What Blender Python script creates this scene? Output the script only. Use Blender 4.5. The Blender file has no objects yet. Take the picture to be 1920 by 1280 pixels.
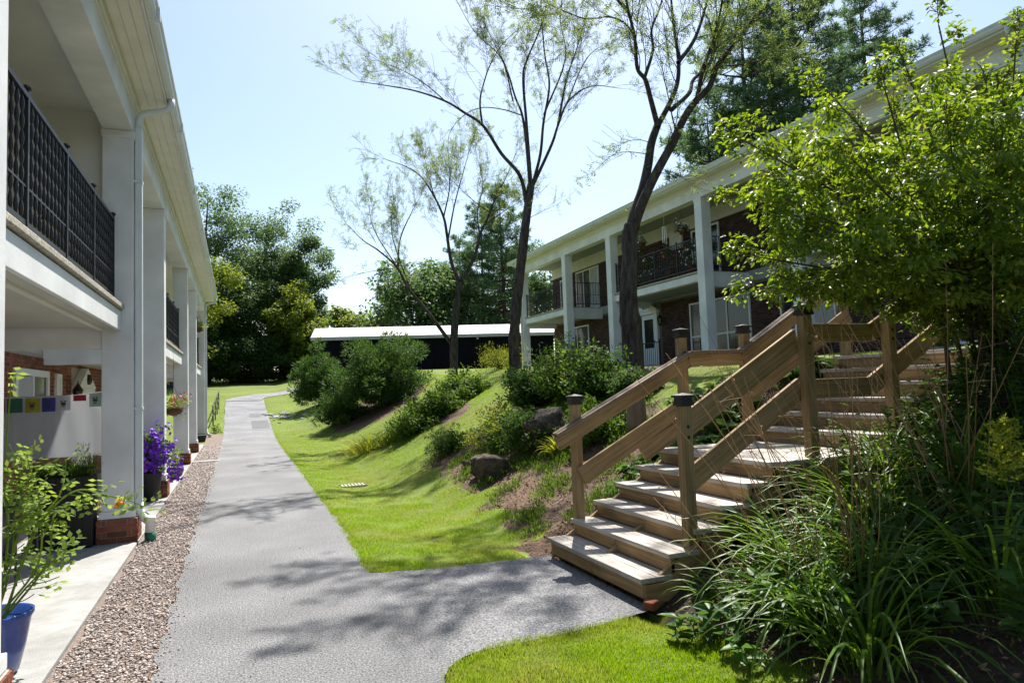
import bpy, math, random
import numpy as np
from mathutils import Matrix, Vector
random.seed(7); rng = np.random.default_rng(11)
SC = bpy.context.scene
COL = SC.collection
# ------------------------------------------------------------------ camera
CAMH = 1.62
YAW, PIT, ROL = math.radians(22.0), math.radians(3.72), math.radians(-2.07)
FPX = 1280.0
fw = np.array([math.sin(YAW)*math.cos(PIT), math.cos(YAW)*math.cos(PIT), math.sin(PIT)])
rt = np.array([math.cos(YAW), -math.sin(YAW), 0.0]); up = np.cross(rt, fw)
rt = rt*math.cos(ROL) + up*math.sin(ROL); up = np.cross(rt, fw)
CAM = np.array([0.0, 0.0, CAMH])
cd = bpy.data.cameras.new('camera'); cam = bpy.data.objects.new('camera', cd); COL.objects.link(cam)
cd.sensor_width = 36.0; cd.lens = 24.0; cd.clip_end = 2000; cd.clip_start = 0.05
m = Matrix.Identity(4)
for i in range(3):
    m[i][0], m[i][1], m[i][2], m[i][3] = rt[i], up[i], -fw[i], CAM[i]
cam.matrix_world = m; SC.camera = cam
# ------------------------------------------------------------------ sky, sun, exposure
SUN_AZ, SUN_EL = math.radians(29), math.radians(57)     # azimuth from +Y towards +X
w = bpy.data.worlds.new('World'); SC.world = w; w.use_nodes = True
nt = w.node_tree; bg = nt.nodes['Background']
sky = nt.nodes.new('ShaderNodeTexSky'); sky.sky_type = 'NISHITA'; sky.sun_disc = False
sky.sun_elevation = SUN_EL; sky.sun_rotation = SUN_AZ; sky.air_density = 1.2; sky.dust_density = 1.3; sky.ozone_density = 1.8
nt.links.new(sky.outputs[0], bg.inputs[0]); bg.inputs[1].default_value = 0.085
ld = bpy.data.lights.new('sun', 'SUN'); ld.energy = 5.0; ld.angle = math.radians(0.53); ld.color = (1, .95, .87)
so = bpy.data.objects.new('sun', ld); COL.objects.link(so)
sd = Vector((math.sin(SUN_AZ)*math.cos(SUN_EL), math.cos(SUN_AZ)*math.cos(SUN_EL), math.sin(SUN_EL)))
so.rotation_euler = sd.to_track_quat('Z', 'Y').to_euler(); so.location = (10, 20, 30)
vs = SC.view_settings; vs.view_transform = 'Standard'; vs.look = 'None'; vs.exposure = 1.1; vs.gamma = 1.0
SC.cycles.use_denoising = True
SC.cycles.max_bounces = 8; SC.cycles.diffuse_bounces = 4; SC.cycles.transmission_bounces = 4; SC.cycles.transparent_max_bounces = 8
SC.cycles.sample_clamp_indirect = 6

def ray(px, py): return rt*((px-960)/FPX) - up*((py-640)/FPX) + fw
def pix(px, py, d): return CAM + ray(px, py)*d
def proj(P):
    d = np.asarray(P, float)-CAM; z = d@fw
    return 960+FPX*(d@rt)/z, 640-FPX*(d@up)/z, z

# ------------------------------------------------------------------ materials
MATS = {}
def new_mat(name):
    mt = bpy.data.materials.new(name); mt.use_nodes = True
    t = mt.node_tree; b = t.nodes['Principled BSDF']; MATS[name] = mt
    return mt, t, b
def N(t, kind, **kw):
    n = t.nodes.new(kind)
    for k, v in kw.items(): setattr(n, k, v)
    return n
def mat(name, c, rough=.6, var=.12, scale=6.0, bump=.0, bscale=40.0, bdist=.02, spec=.4, c2=None, metal=0., stretch=None, isl=0., detail=4, big=0., bigscale=.6):
    """plain material: noise between c*(1-var) and c*(1+var) (or c and c2), optional relief"""
    mt, t, b = new_mat(name)
    tc = N(t, 'ShaderNodeTexCoord'); mp = N(t, 'ShaderNodeMapping'); t.links.new(tc.outputs['Object'], mp.inputs[0])
    if stretch: mp.inputs['Scale'].default_value = stretch
    nz = N(t, 'ShaderNodeTexNoise'); nz.inputs['Scale'].default_value = scale; nz.inputs['Detail'].default_value = detail; nz.inputs['Roughness'].default_value = .6
    t.links.new(mp.outputs[0], nz.inputs['Vector'])
    cr = N(t, 'ShaderNodeValToRGB'); cr.color_ramp.elements[0].position = .3; cr.color_ramp.elements[1].position = .7
    a = tuple(max(0, x*(1-var)) for x in c); z = c2 or tuple(min(1, x*(1+var)) for x in c)
    if c2: a = c
    cr.color_ramp.elements[0].color = (*a, 1); cr.color_ramp.elements[1].color = (*z, 1)
    t.links.new(nz.outputs['Fac'], cr.inputs[0]); out = cr.outputs[0]
    if big:
        nb = N(t, 'ShaderNodeTexNoise'); nb.inputs['Scale'].default_value = bigscale; nb.inputs['Detail'].default_value = 5
        t.links.new(tc.outputs['Object'], nb.inputs['Vector'])
        mr = N(t, 'ShaderNodeMapRange'); mr.inputs[1].default_value = .3; mr.inputs[2].default_value = .7; mr.inputs[3].default_value = 1-big; mr.inputs[4].default_value = 1+big
        t.links.new(nb.outputs['Fac'], mr.inputs[0])
        hs = N(t, 'ShaderNodeHueSaturation'); t.links.new(mr.outputs[0], hs.inputs['Value']); t.links.new(out, hs.inputs['Color']); out = hs.outputs[0]
    if isl:
        g = N(t, 'ShaderNodeNewGeometry'); oi = N(t, 'ShaderNodeObjectInfo')
        ad = N(t, 'ShaderNodeMath', operation='ADD'); t.links.new(g.outputs['Random Per Island'], ad.inputs[0]); t.links.new(oi.outputs['Random'], ad.inputs[1])
        fr = N(t, 'ShaderNodeMath', operation='FRACT'); t.links.new(ad.outputs[0], fr.inputs[0])
        mr = N(t, 'ShaderNodeMapRange'); mr.inputs[3].default_value = 1-isl; mr.inputs[4].default_value = 1+isl
        t.links.new(fr.outputs[0], mr.inputs[0])
        hs = N(t, 'ShaderNodeHueSaturation'); t.links.new(mr.outputs[0], hs.inputs['Value']); t.links.new(out, hs.inputs['Color']); out = hs.outputs[0]
    t.links.new(out, b.inputs['Base Color'])
    b.inputs['Roughness'].default_value = rough; b.inputs['Specular IOR Level'].default_value = spec; b.inputs['Metallic'].default_value = metal
    if bump:
        n2 = N(t, 'ShaderNodeTexNoise'); n2.inputs['Scale'].default_value = bscale; n2.inputs['Detail'].default_value = 6
        t.links.new(mp.outputs[0], n2.inputs['Vector'])
        bp = N(t, 'ShaderNodeBump'); bp.inputs['Strength'].default_value = bump; bp.inputs['Distance'].default_value = bdist
        t.links.new(n2.outputs['Fac'], bp.inputs['Height']); t.links.new(bp.outputs[0], b.inputs['Normal'])
    return mt
def leaf(name, c1, c2, trans=.45, tc=None, rough=.6, spec=.14):
    """two-tone leaf: diffuse and gloss mixed with light passing through; the tone varies leaf by leaf"""
    mt, t, b = new_mat(name)
    g = N(t, 'ShaderNodeNewGeometry'); mx = N(t, 'ShaderNodeMix', data_type='RGBA')
    t.links.new(g.outputs['Random Per Island'], mx.inputs[0]); mx.inputs[6].default_value = (*c1, 1); mx.inputs[7].default_value = (*c2, 1)
    t.links.new(mx.outputs[2], b.inputs['Base Color']); b.inputs['Roughness'].default_value = rough; b.inputs['Specular IOR Level'].default_value = spec
    tr = N(t, 'ShaderNodeBsdfTranslucent'); hs = N(t, 'ShaderNodeHueSaturation'); hs.inputs['Saturation'].default_value = 1.1; hs.inputs['Value'].default_value = 1.9
    hs.inputs['Hue'].default_value = .485
    t.links.new(mx.outputs[2], hs.inputs['Color']); t.links.new(hs.outputs[0], tr.inputs[0])
    ms = N(t, 'ShaderNodeMixShader'); ms.inputs[0].default_value = trans
    t.links.new(b.outputs[0], ms.inputs[1]); t.links.new(tr.outputs[0], ms.inputs[2])
    t.links.new(ms.outputs[0], t.nodes['Material Output'].inputs[0])
    return mt
M = lambda n: MATS[n]
mat('white_paint', (.72, .735, .735), .5, .06, 2.5, .08, 30, big=.13, bigscale=1.4)
mat('cream_paint', (.68, .67, .61), .5, .06, 2.0, .08, 26, big=.06)
mat('soffit_paint', (.72, .71, .64), .55, .07, 3.0, .25, 14)
mat('plaster', (.50, .49, .45), .8, .08, 2.0, .15, 40)
mat('gutter_metal', (.62, .66, .66), .35, .06, 4, .03, 20, spec=.5)
mat('mortar', (.36, .33, .28), .9, .15, 20, .3, 80)
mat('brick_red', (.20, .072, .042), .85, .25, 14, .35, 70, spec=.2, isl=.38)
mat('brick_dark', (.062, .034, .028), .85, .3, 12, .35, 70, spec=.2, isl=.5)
mat('mortar_shaded', (.14, .125, .11), .9, .15, 20, .3, 80)  # darker mortar copy: deep shade of the right building put into the colour
mat('plaster_shaded', (.30, .31, .30), .8, .08, 2.0, .15, 40)  # darker plaster copy: porch shade of the right building painted in
mat('concrete', (.29, .29, .28), .9, .14, 7, .35, 90, big=.16, bigscale=1.3)
mat('concrete_old', (.40, .37, .31), .9, .35, 25, .6, 60)
mat('asphalt', (.20, .202, .21), .85, .75, 75, 1.0, 110, spec=.35, detail=2, big=.24, bigscale=.8)
mat('asphalt_patch', (.12, .12, .125), .85, .3, 170, .6, 260, big=.1)
mat('gravel_bed', (.20, .155, .13), .95, .5, 70, 1.0, 60)
mat('pebble', (.35, .30, .275), .85, .25, 30, .2, 60, isl=.5)
mat('lawn_soil', (.10, .13, .018), .95, .35, 9, .5, 60, c2=(.13, .18, .02), big=.2, bigscale=.5)
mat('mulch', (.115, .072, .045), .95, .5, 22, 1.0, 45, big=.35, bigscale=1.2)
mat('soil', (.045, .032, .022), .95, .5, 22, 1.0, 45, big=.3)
mat('chip', (.17, .105, .068), .9, .3, 20, .3, 60, isl=.6)
mat('bark', (.07, .06, .052), .95, .65, 14, 1.0, 18, bdist=.07, stretch=(1, 1, .25), spec=.1)
mat('bark_pine', (.07, .05, .04), .95, .45, 8, 1.0, 20, stretch=(1, 1, .3), spec=.1)
mat('twig', (.10, .075, .05), .85, .3, 30)
mat('rock', (.085, .070, .056), .95, .65, 9, 1.0, 16, bdist=.05, spec=.15, big=.3, bigscale=2.)
mat('rock_pale', (.42, .42, .40), .9, .3, 6, .6, 18, isl=.4)
mat('black_iron', (.012, .012, .013), .45, .2, 20, .1, 50, spec=.5)
mat('glass_dark', (.018, .022, .024), .08, .3, .8, spec=.6)
mat('curtain', (.42, .42, .40), .9, .2, 3, .5, 12, stretch=(1, 8, .2))
mat('frame_white', (.76, .76, .73), .45, .05, 3)
mat('door_white', (.74, .76, .76), .45, .05, 3)
mat('roof_shingle', (.075, .072, .07), .9, .3, 12, .8, 30)
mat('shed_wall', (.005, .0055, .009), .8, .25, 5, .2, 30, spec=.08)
mat('shed_roof', (.33, .335, .34), .5, .08, 3, big=.08)
mat('pot_blue', (.02, .06, .26), .2, .25, 9, .05, 20, spec=.7)
mat('pot_purple', (.09, .02, .22), .4, .1, 5)
mat('pot_brown', (.10, .045, .02), .7, .2, 9)
mat('pot_black', (.014, .014, .015), .5, .2, 9)
mat('bin_blue', (.03, .08, .14), .6, .2, 9)
mat('shutter', (.018, .017, .018), .6, .2, 9)
mat('brown_panel', (.028, .014, .011), .8, .3, 7)
mat('flower_purple', (.20, .03, .60), .6, .3, 30, isl=.4)
mat('flower_pink', (.75, .10, .18), .6, .3, 30, isl=.4)
mat('flower_orange', (.75, .22, .03), .6, .3, 30, isl=.4)
mat('flower_white', (.75, .73, .70), .6, .2, 30, isl=.2)
mat('stump', (.23, .17, .11), .9, .3, 10, .6, 30, stretch=(1, 1, .2))
mat('green_plastic', (.02, .16, .10), .5, .1, 5)
for nm, c in (('flag_green', (.03, .11, .075)), ('flag_yellow', (.30, .27, .03)), ('flag_blue', (.045, .05, .22)), ('flag_white', (.55, .55, .58)), ('flag_red', (.36, .03, .05)), ('flag_teal', (.48, .64, .60)), ('flag_print', (.05, .05, .045))):
    mat(nm, c, .9, .1, 30)
def wood(name, c, c2):
    mt, t, b = new_mat(name)
    tc = N(t, 'ShaderNodeTexCoord'); mp = N(t, 'ShaderNodeMapping'); t.links.new(tc.outputs['UV'], mp.inputs[0]); mp.inputs['Scale'].default_value = (1.2, 22, 1)
    oi = N(t, 'ShaderNodeObjectInfo'); cm = N(t, 'ShaderNodeCombineXYZ'); ml = N(t, 'ShaderNodeMath', operation='MULTIPLY'); ml.inputs[1].default_value = 60
    t.links.new(oi.outputs['Random'], ml.inputs[0]); t.links.new(ml.outputs[0], cm.inputs[0]); t.links.new(ml.outputs[0], cm.inputs[1]); t.links.new(cm.outputs[0], mp.inputs['Location'])
    nz = N(t, 'ShaderNodeTexNoise'); nz.inputs['Scale'].default_value = 1.6; nz.inputs['Detail'].default_value = 6; nz.inputs['Distortion'].default_value = .6
    t.links.new(mp.outputs[0], nz.inputs['Vector'])
    cr = N(t, 'ShaderNodeValToRGB'); cr.color_ramp.elements[0].position = .34; cr.color_ramp.elements[1].position = .68
    cr.color_ramp.elements[0].color = (*c, 1); cr.color_ramp.elements[1].color = (*c2, 1)
    t.links.new(nz.outputs['Fac'], cr.inputs[0])
    n2 = N(t, 'ShaderNodeTexNoise'); n2.inputs['Scale'].default_value = 2.2; n2.inputs['Detail'].default_value = 5; t.links.new(tc.outputs['Object'], n2.inputs['Vector'])
    mr = N(t, 'ShaderNodeMapRange'); mr.inputs[1].default_value = .3; mr.inputs[2].default_value = .7; mr.inputs[3].default_value = .72; mr.inputs[4].default_value = 1.2; t.links.new(n2.outputs['Fac'], mr.inputs[0])
    m3 = N(t, 'ShaderNodeMath', operation='MULTIPLY_ADD'); t.links.new(oi.outputs['Random'], m3.inputs[0]); m3.inputs[1].default_value = .4; m3.inputs[2].default_value = .8
    m4 = N(t, 'ShaderNodeMath', operation='MULTIPLY'); t.links.new(mr.outputs[0], m4.inputs[0]); t.links.new(m3.outputs[0], m4.inputs[1])
    hs = N(t, 'ShaderNodeHueSaturation'); t.links.new(cr.outputs[0], hs.inputs['Color']); t.links.new(m4.outputs[0], hs.inputs['Value'])
    t.links.new(hs.outputs[0], b.inputs['Base Color']); b.inputs['Roughness'].default_value = .75; b.inputs['Specular IOR Level'].default_value = .25
    bp = N(t, 'ShaderNodeBump'); bp.inputs['Strength'].default_value = .35; bp.inputs['Distance'].default_value = .004
    t.links.new(nz.outputs['Fac'], bp.inputs['Height']); t.links.new(bp.outputs[0], b.inputs['Normal'])
    return mt
wood('wood_tan', (.235, .155, .072), (.38, .27, .145))
wood('wood_grey', (.34, .30, .26), (.54, .50, .45))
wood('wood_rail', (.17, .115, .072), (.29, .22, .155))
# sheer cloth
mt, t, b = new_mat('sheer'); b.inputs['Base Color'].default_value = (.50, .51, .53, 1); b.inputs['Roughness'].default_value = .9
tr = N(t, 'ShaderNodeBsdfTranslucent'); tr.inputs[0].default_value = (.5, .52, .55, 1); tp = N(t, 'ShaderNodeBsdfTransparent')
m1 = N(t, 'ShaderNodeMixShader'); m1.inputs[0].default_value = .45; t.links.new(b.outputs[0], m1.inputs[1]); t.links.new(tr.outputs[0], m1.inputs[2])
m2 = N(t, 'ShaderNodeMixShader'); m2.inputs[0].default_value = .22; t.links.new(m1.outputs[0], m2.inputs[1]); t.links.new(tp.outputs[0], m2.inputs[2])
t.links.new(m2.outputs[0], t.nodes['Material Output'].inputs[0])
gm = leaf('leaf_grass', (.105, .205, .016), (.19, .295, .032), .5, rough=.55, spec=.2)
gt = gm.node_tree; mxn = [n_ for n_ in gt.nodes if n_.type == 'MIX'][0]
gtc = N(gt, 'ShaderNodeTexCoord'); gn = N(gt, 'ShaderNodeTexNoise'); gn.inputs['Scale'].default_value = 1.1; gn.inputs['Detail'].default_value = 6; gn.inputs['Roughness'].default_value = .65; gt.links.new(gtc.outputs['Object'], gn.inputs['Vector'])
gr = N(gt, 'ShaderNodeMapRange'); gr.inputs[1].default_value = .42; gr.inputs[2].default_value = .72; gt.links.new(gn.outputs['Fac'], gr.inputs[0])
g2 = N(gt, 'ShaderNodeMix', data_type='RGBA'); gt.links.new(gr.outputs[0], g2.inputs[0]); gt.links.new(mxn.outputs[2], g2.inputs[6]); g2.inputs[7].default_value = (.23, .23, .07, 1)
for l_ in list(gt.links):
    if l_.from_node == mxn and l_.to_node != g2: gt.links.new(g2.outputs[2], l_.to_socket)
leaf('leaf_bush', (.06, .125, .014), (.185, .25, .032), .44, rough=.45, spec=.3)
leaf('leaf_locust', (.08, .125, .035), (.16, .21, .06), .48)
leaf('leaf_maple', (.10, .145, .018), (.17, .22, .035), .45)
leaf('leaf_oak', (.045, .095, .03), (.10, .16, .05), .43)
leaf('leaf_dark', (.03, .06, .018), (.06, .105, .03), .4)
leaf('leaf_pine', (.05, .10, .045), (.095, .155, .06), .4)
leaf('leaf_spruce', (.035, .065, .05), (.06, .10, .065), .2)
leaf('leaf_juniper', (.026, .068, .014), (.075, .135, .028), .28)
leaf('leaf_shrub', (.045, .10, .016), (.11, .18, .03), .4)
leaf('leaf_yellow', (.09, .13, .02), (.19, .20, .04), .45)
leaf('leaf_strap', (.04, .10, .013), (.12, .20, .034), .42, rough=.4, spec=.25)
leaf('leaf_broad', (.045, .11, .025), (.09, .16, .04), .35, rough=.45, spec=.25)
leaf('leaf_weed', (.03, .075, .015), (.07, .125, .025), .35)
leaf('leaf_tomato', (.10, .17, .03), (.20, .27, .07), .45)
leaf('leaf_golden', (.19, .24, .03), (.32, .33, .05), .45)
leaf('stalk', (.26, .155, .07), (.44, .30, .17), .15)
leaf('litter', (.12, .075, .035), (.26, .18, .09), .2)

# ------------------------------------------------------------------ mesh helpers
class MB:
    def __init__(s): s.v = []; s.f = []; s.uv = []
    def add(s, v, f):
        o = len(s.v); s.v += [tuple(map(float, p)) for p in v]; s.f += [tuple(i+o for i in q) for q in f]; return s
    def box(s, x0, x1, y0, y1, z0, z1):
        v = [(x0,y0,z0),(x1,y0,z0),(x1,y1,z0),(x0,y1,z0),(x0,y0,z1),(x1,y0,z1),(x1,y1,z1),(x0,y1,z1)]
        return s.add(v, [(0,3,2,1),(4,5,6,7),(0,1,5,4),(1,2,6,5),(2,3,7,6),(3,0,4,7)])
    def beam(s, a, b, wd, ht, upv=(0,0,1)):
        a = np.array(a, float); b = np.array(b, float); d = b-a; L = np.linalg.norm(d); d /= L
        sd_ = np.cross(d, upv); sd_ /= np.linalg.norm(sd_); u = np.cross(sd_, d)
        v = []
        for p in (a, b):
            for (i, j) in ((-1,-1),(1,-1),(1,1),(-1,1)): v.append(p+sd_*wd/2*i+u*ht/2*j)
        return s.add(v, [(0,1,2,3),(7,6,5,4),(0,4,5,1),(1,5,6,2),(2,6,7,3),(3,7,4,0)])
    def tube(s, pts, rad, n=6, cap=True):
        pts = np.array(pts, float); k = len(pts); rad = np.full(k, rad) if np.isscalar(rad) else np.array(rad)
        tg = np.gradient(pts, axis=0); tg /= (np.linalg.norm(tg, axis=1)[:, None]+1e-9)
        ref = np.array([0,0,1.]) if abs(tg[0][2]) < .9 else np.array([1.,0,0])
        v = []; u = np.cross(tg[0], ref); u /= np.linalg.norm(u)
        for i in range(k):
            u = u-tg[i]*(u@tg[i]); u /= (np.linalg.norm(u)+1e-9); q = np.cross(tg[i], u)
            for j in range(n):
                a = 2*math.pi*j/n; v.append(pts[i]+rad[i]*(u*math.cos(a)+q*math.sin(a)))
        f = [(i*n+j, i*n+(j+1) % n, (i+1)*n+(j+1) % n, (i+1)*n+j) for i in range(k-1) for j in range(n)]
        if cap: f += [tuple(range(n))[::-1], tuple((k-1)*n+j for j in range(n))]
        return s.add(v, f)
    def lathe(s, c, prof, n=16, cap=True, squash=None):
        v = []; k = len(prof)
        for (r, z) in prof:
            for j in range(n):
                a = 2*math.pi*(j+.5)/n; v.append((c[0]+r*math.cos(a), c[1]+r*math.sin(a), c[2]+z))
        f = [(i*n+j, i*n+(j+1) % n, (i+1)*n+(j+1) % n, (i+1)*n+j) for i in range(k-1) for j in range(n)]
        if cap: f += [tuple(range(n))[::-1], tuple((k-1)*n+j for j in range(n))]
        return s.add(v, f)
    def prism(s, poly, axis, a0, a1):
        """poly of (p,q) pairs in the two other axes, extruded along axis"""
        n = len(poly); v = []
        for a in (a0, a1):
            for (p, q) in poly:
                v.append({'x': (a, p, q), 'y': (p, a, q), 'z': (p, q, a)}[axis])
        f = [tuple(range(n)), tuple(range(2*n-1, n-1, -1))] + [(i, i+n, (i+1) % n+n, (i+1) % n) for i in range(n)]
        return s.add(v, f)
    def ob(s, name, m_, parent=None, smooth=False, bevel=0):
        me = bpy.data.meshes.new(name); me.from_pydata(s.v, [], s.f); me.update()
        return link(name, me, m_, parent, smooth, bevel)
def link(name, me, m_, parent=None, smooth=False, bevel=0):
    if m_ and not me.materials: me.materials.append(M(m_))
    if smooth: me.shade_smooth()
    o = bpy.data.objects.new(name, me); COL.objects.link(o)
    if parent: o.parent = parent
    if bevel:
        b = o.modifiers.new('bevel', 'BEVEL'); b.width = bevel; b.segments = 2; b.limit_method = 'ANGLE'
    return o
def arrays(name, V, F, m_, parent=None, smooth=False):
    """mesh straight from numpy arrays; F is (n,3) or (n,4)"""
    me = bpy.data.meshes.new(name); V = np.ascontiguousarray(V, np.float32); F = np.ascontiguousarray(F, np.int32); k = F.shape[1]
    me.vertices.add(len(V)); me.vertices.foreach_set('co', V.ravel())
    me.loops.add(F.size); me.loops.foreach_set('vertex_index', F.ravel())
    me.polygons.add(len(F)); me.polygons.foreach_set('loop_start', np.arange(0, F.size, k, dtype=np.int32))
    me.update(calc_edges=True)
    return link(name, me, m_, parent, smooth)
def tag(o, label=None, cat=None, group=None, kind=None):
    if label: o['label'] = label
    if cat: o['category'] = cat
    if group: o['group'] = group
    if kind: o['kind'] = kind
    return o
def thing(name, label, cat, loc=(0,0,0), group=None):
    o = bpy.data.objects.new(name, None); COL.objects.link(o); o.location = loc; o.empty_display_size = .1
    return tag(o, label, cat, group)
def under(o, root):
    """parent o (built in world coordinates) to a root that stands elsewhere"""
    o.parent = root; o.matrix_parent_inverse = Matrix.Translation(-Vector(root.location)); return o
def plank(name, a, b, wd, ht, m_, parent, upv=(0,0,1), bevel=.004):
    """board from a to b with grain along its length"""
    bb = MB().beam(a, b, wd, ht, upv); me = bpy.data.meshes.new(name); me.from_pydata(bb.v, [], bb.f); me.update()
    L = float(np.linalg.norm(np.array(b)-np.array(a))); uv = me.uv_layers.new(name='uv')
    d = (np.array(b, float)-np.array(a, float))/L; sd_ = np.cross(d, upv); sd_ /= np.linalg.norm(sd_); u = np.cross(sd_, d)
    for p in me.polygons:
        for li in p.loop_indices:
            co = np.array(me.vertices[me.loops[li].vertex_index].co)-np.array(a); s_ = co@sd_; q = co@u
            uv.data[li].uv = (co@d, s_+q*1.3)
    return link(name, me, m_, parent, bevel=bevel)

# ------------------------------------------------------------------ leaf clouds (numpy)
def unit(a): return a/(np.linalg.norm(a, axis=-1, keepdims=True)+1e-9)
def rdir(n, r=rng): return unit(r.normal(size=(n, 3)))
def leaf_arrays(P, D, Nn, L, Wd, fold=False, droop=0.):
    """leaf i starts at P, runs along D for L, lies across Nn; rhombus, or a folded six-point leaf"""
    n = len(P); D = unit(D); S = unit(np.cross(D, Nn)); U = np.cross(S, D); L = np.broadcast_to(L, (n,))[:, None]; Wd = np.broadcast_to(Wd, (n,))[:, None]
    if not fold:
        V = np.stack([P, P+D*L*.45+S*Wd/2, P+D*L-U*droop*L, P+D*L*.45-S*Wd/2], 1).reshape(-1, 3)
        return V, np.arange(4*n).reshape(n, 4)
    V = np.stack([P, P+D*L*.35+S*Wd/2+U*Wd*.16, P+D*L*.72+S*Wd*.33+U*Wd*.08-U*droop*L*.5, P+D*L-U*droop*L, P+D*L*.72-S*Wd*.33+U*Wd*.08-U*droop*L*.5, P+D*L*.35-S*Wd/2+U*Wd*.16], 1).reshape(-1, 3)
    b = np.arange(n)[:, None]*6
    return V, np.concatenate([b+np.array([[0,1,2,3]]), b+np.array([[0,3,4,5]])])
def blob_leaves(C, R, n, size, asp=.55, mode='rand', r=rng, shell=.0, flat=1.0, fold=False, droop=0.):
    """n leaves round each centre C (k,3) with radius R"""
    k = len(C); R = np.broadcast_to(R, (k,)); c = np.repeat(C, n, 0); rr = np.repeat(R, n)[:, None]
    d = rdir(k*n, r); rad = (shell+(1-shell)*r.random((k*n, 1)))**.5
    off = d*rad*rr; off[:, 2] *= flat
    if mode == 'out': D = unit(d+r.normal(size=d.shape)*.35+np.array([0,0,.3]))
    elif mode == 'up': D = unit(d*.6+np.array([0,0,1.])+r.normal(size=d.shape)*.25)
    elif mode == 'droop': D = unit(d*np.array([1,1,.3])+np.array([0,0,-.5])+r.normal(size=d.shape)*.4)
    else: D = rdir(k*n, r)
    Nn = unit(r.normal(size=d.shape)*.6+np.array([0,0,1.])+d*.5)
    L = size*(.7+.6*r.random(k*n))
    return leaf_arrays(c+off, D, Nn, L, L*asp, fold, droop)
def joinVF(parts):
    V = []; F = []; o = 0
    for v, f in parts: V.append(v); F.append(f+o); o += len(v)
    return np.concatenate(V), np.concatenate(F)
def ribbon(P, D, L, Wd, arch, seg=5, r=rng, fold=.25):
    """strap leaves: start P, heading D, length L, bending over by arch"""
    n = len(P); D = unit(D); L = np.broadcast_to(L, (n,)); Wd = np.broadcast_to(Wd, (n,)); arch = np.broadcast_to(arch, (n,))
    H = unit(D*np.array([1,1,0])+1e-4); S = unit(np.cross(D, np.array([0,0,1.]))+1e-5)
    el = np.arcsin(np.clip(D[:, 2], -1, 1)); pos = P.copy(); V = []
    for i in range(seg+1):
        t = i/seg; a = el-arch*t*1.15; d = H*np.cos(a)[:, None]+np.array([0,0,1.])*np.sin(a)[:, None]
        u = np.cross(S, d); wdt = Wd*(math.sin(math.pi*min(1, .28+.72*t))**.7 if t < 1 else .03)
        V += [pos-S*wdt[:, None]/2+u*wdt[:, None]*fold, pos, pos+S*wdt[:, None]/2+u*wdt[:, None]*fold]
        pos = pos+d*(L/seg)[:, None]
    V = np.stack(V, 1); m_ = 3*(seg+1); b = np.arange(n)[:, None]*m_; F = []
    for i in range(seg):
        for j in (0, 1): F.append(b+np.array([[3*i+j, 3*i+j+1, 3*i+j+4, 3*i+j+3]]))
    return V.reshape(-1, 3), np.concatenate(F)
def tubes(list_pr, n=5):
    """many tapering tubes in one go: list of (points, radii)"""
    B = MB()
    for p, r_ in list_pr: B.tube(p, r_, n, cap=False)
    return B

# ------------------------------------------------------------------ terrain
def sm(a, b, x): t = np.clip((x-a)/(b-a), 0, 1); return t*t*(3-2*t)
def lin(a, b, x): return np.clip((x-a)/(b-a), 0, 1)
STX0, RIS, TRD, SY0, SY1 = 2.72, .149, .252, 4.37, 5.94     # first riser, riser, tread, near and far side of the stair
def rise(Y): return np.interp(Y, [25, 30, 35, 41, 46, 52, 75, 140], [0, .30, .75, 1.30, 1.68, 2.2, 3.4, 5.0])
def stairz(X): return np.interp(X, [2.6, STX0, STX0+5*TRD, 5.15, 6.55, 8.3, 9.2, 12], [-.1, .0, .76, .80, 1.66, 1.74, 2.1, 2.1])-.12
def terr(X, Y):
    X = np.asarray(X, float); Y = np.asarray(Y, float)
    x0 = 2.65+.25*np.sin(Y*.35)*lin(7, 10, Y); x1 = 6.9+.9*lin(14, 30, Y)
    a = lin(x0, x1, X); e = .62*a+.38*a*a*(3-2*a)
    k = np.interp(Y, [20, 32, 45, 80], [1, .85, .62, .3])
    pl_ = np.interp(Y, [0, 8, 13, 20], [1.95, 1.80, 1.88, 2.2]); z = rise(Y)+pl_*e*k
    z = z-.06*np.exp(-((X-2.0)/.5)**2)*lin(6.6, 8, Y)*(1-lin(20, 26, Y))
    z = z+(.05*np.sin(X*1.7+.6*Y)*np.sin(Y*1.1)+.03*np.sin(3.1*X)*np.sin(2.7*Y+1))*lin(2.9, 3.6, X)*(1-.6*lin(12, 20, Y))
    z = z+(2.0-(pl_*k+rise(Y)))*lin(8, 11.5, X)*(1-lin(33, 36, Y))
    near = (1-lin(.0, .45, np.maximum(SY0-.05-Y, Y-SY1-.1)))*lin(2.5, 2.7, X)
    z = z*(1-near)+np.minimum(z, stairz(X))*near
    return z
def ground(px, py, far=120):
    """point of the terrain seen at a pixel"""
    d = ray(px, py); p = CAM.copy(); s = .05
    for i in range(4000):
        p = CAM+d*s
        if p[2] < terr(p[0], p[1]): return np.array([p[0], p[1], float(terr(p[0], p[1]))])
        s *= 1.004; s += .004
        if s > far: break
    return p
def T3(x, y, dz=0.): return np.array([x, y, float(terr(x, y))+dz])

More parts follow.
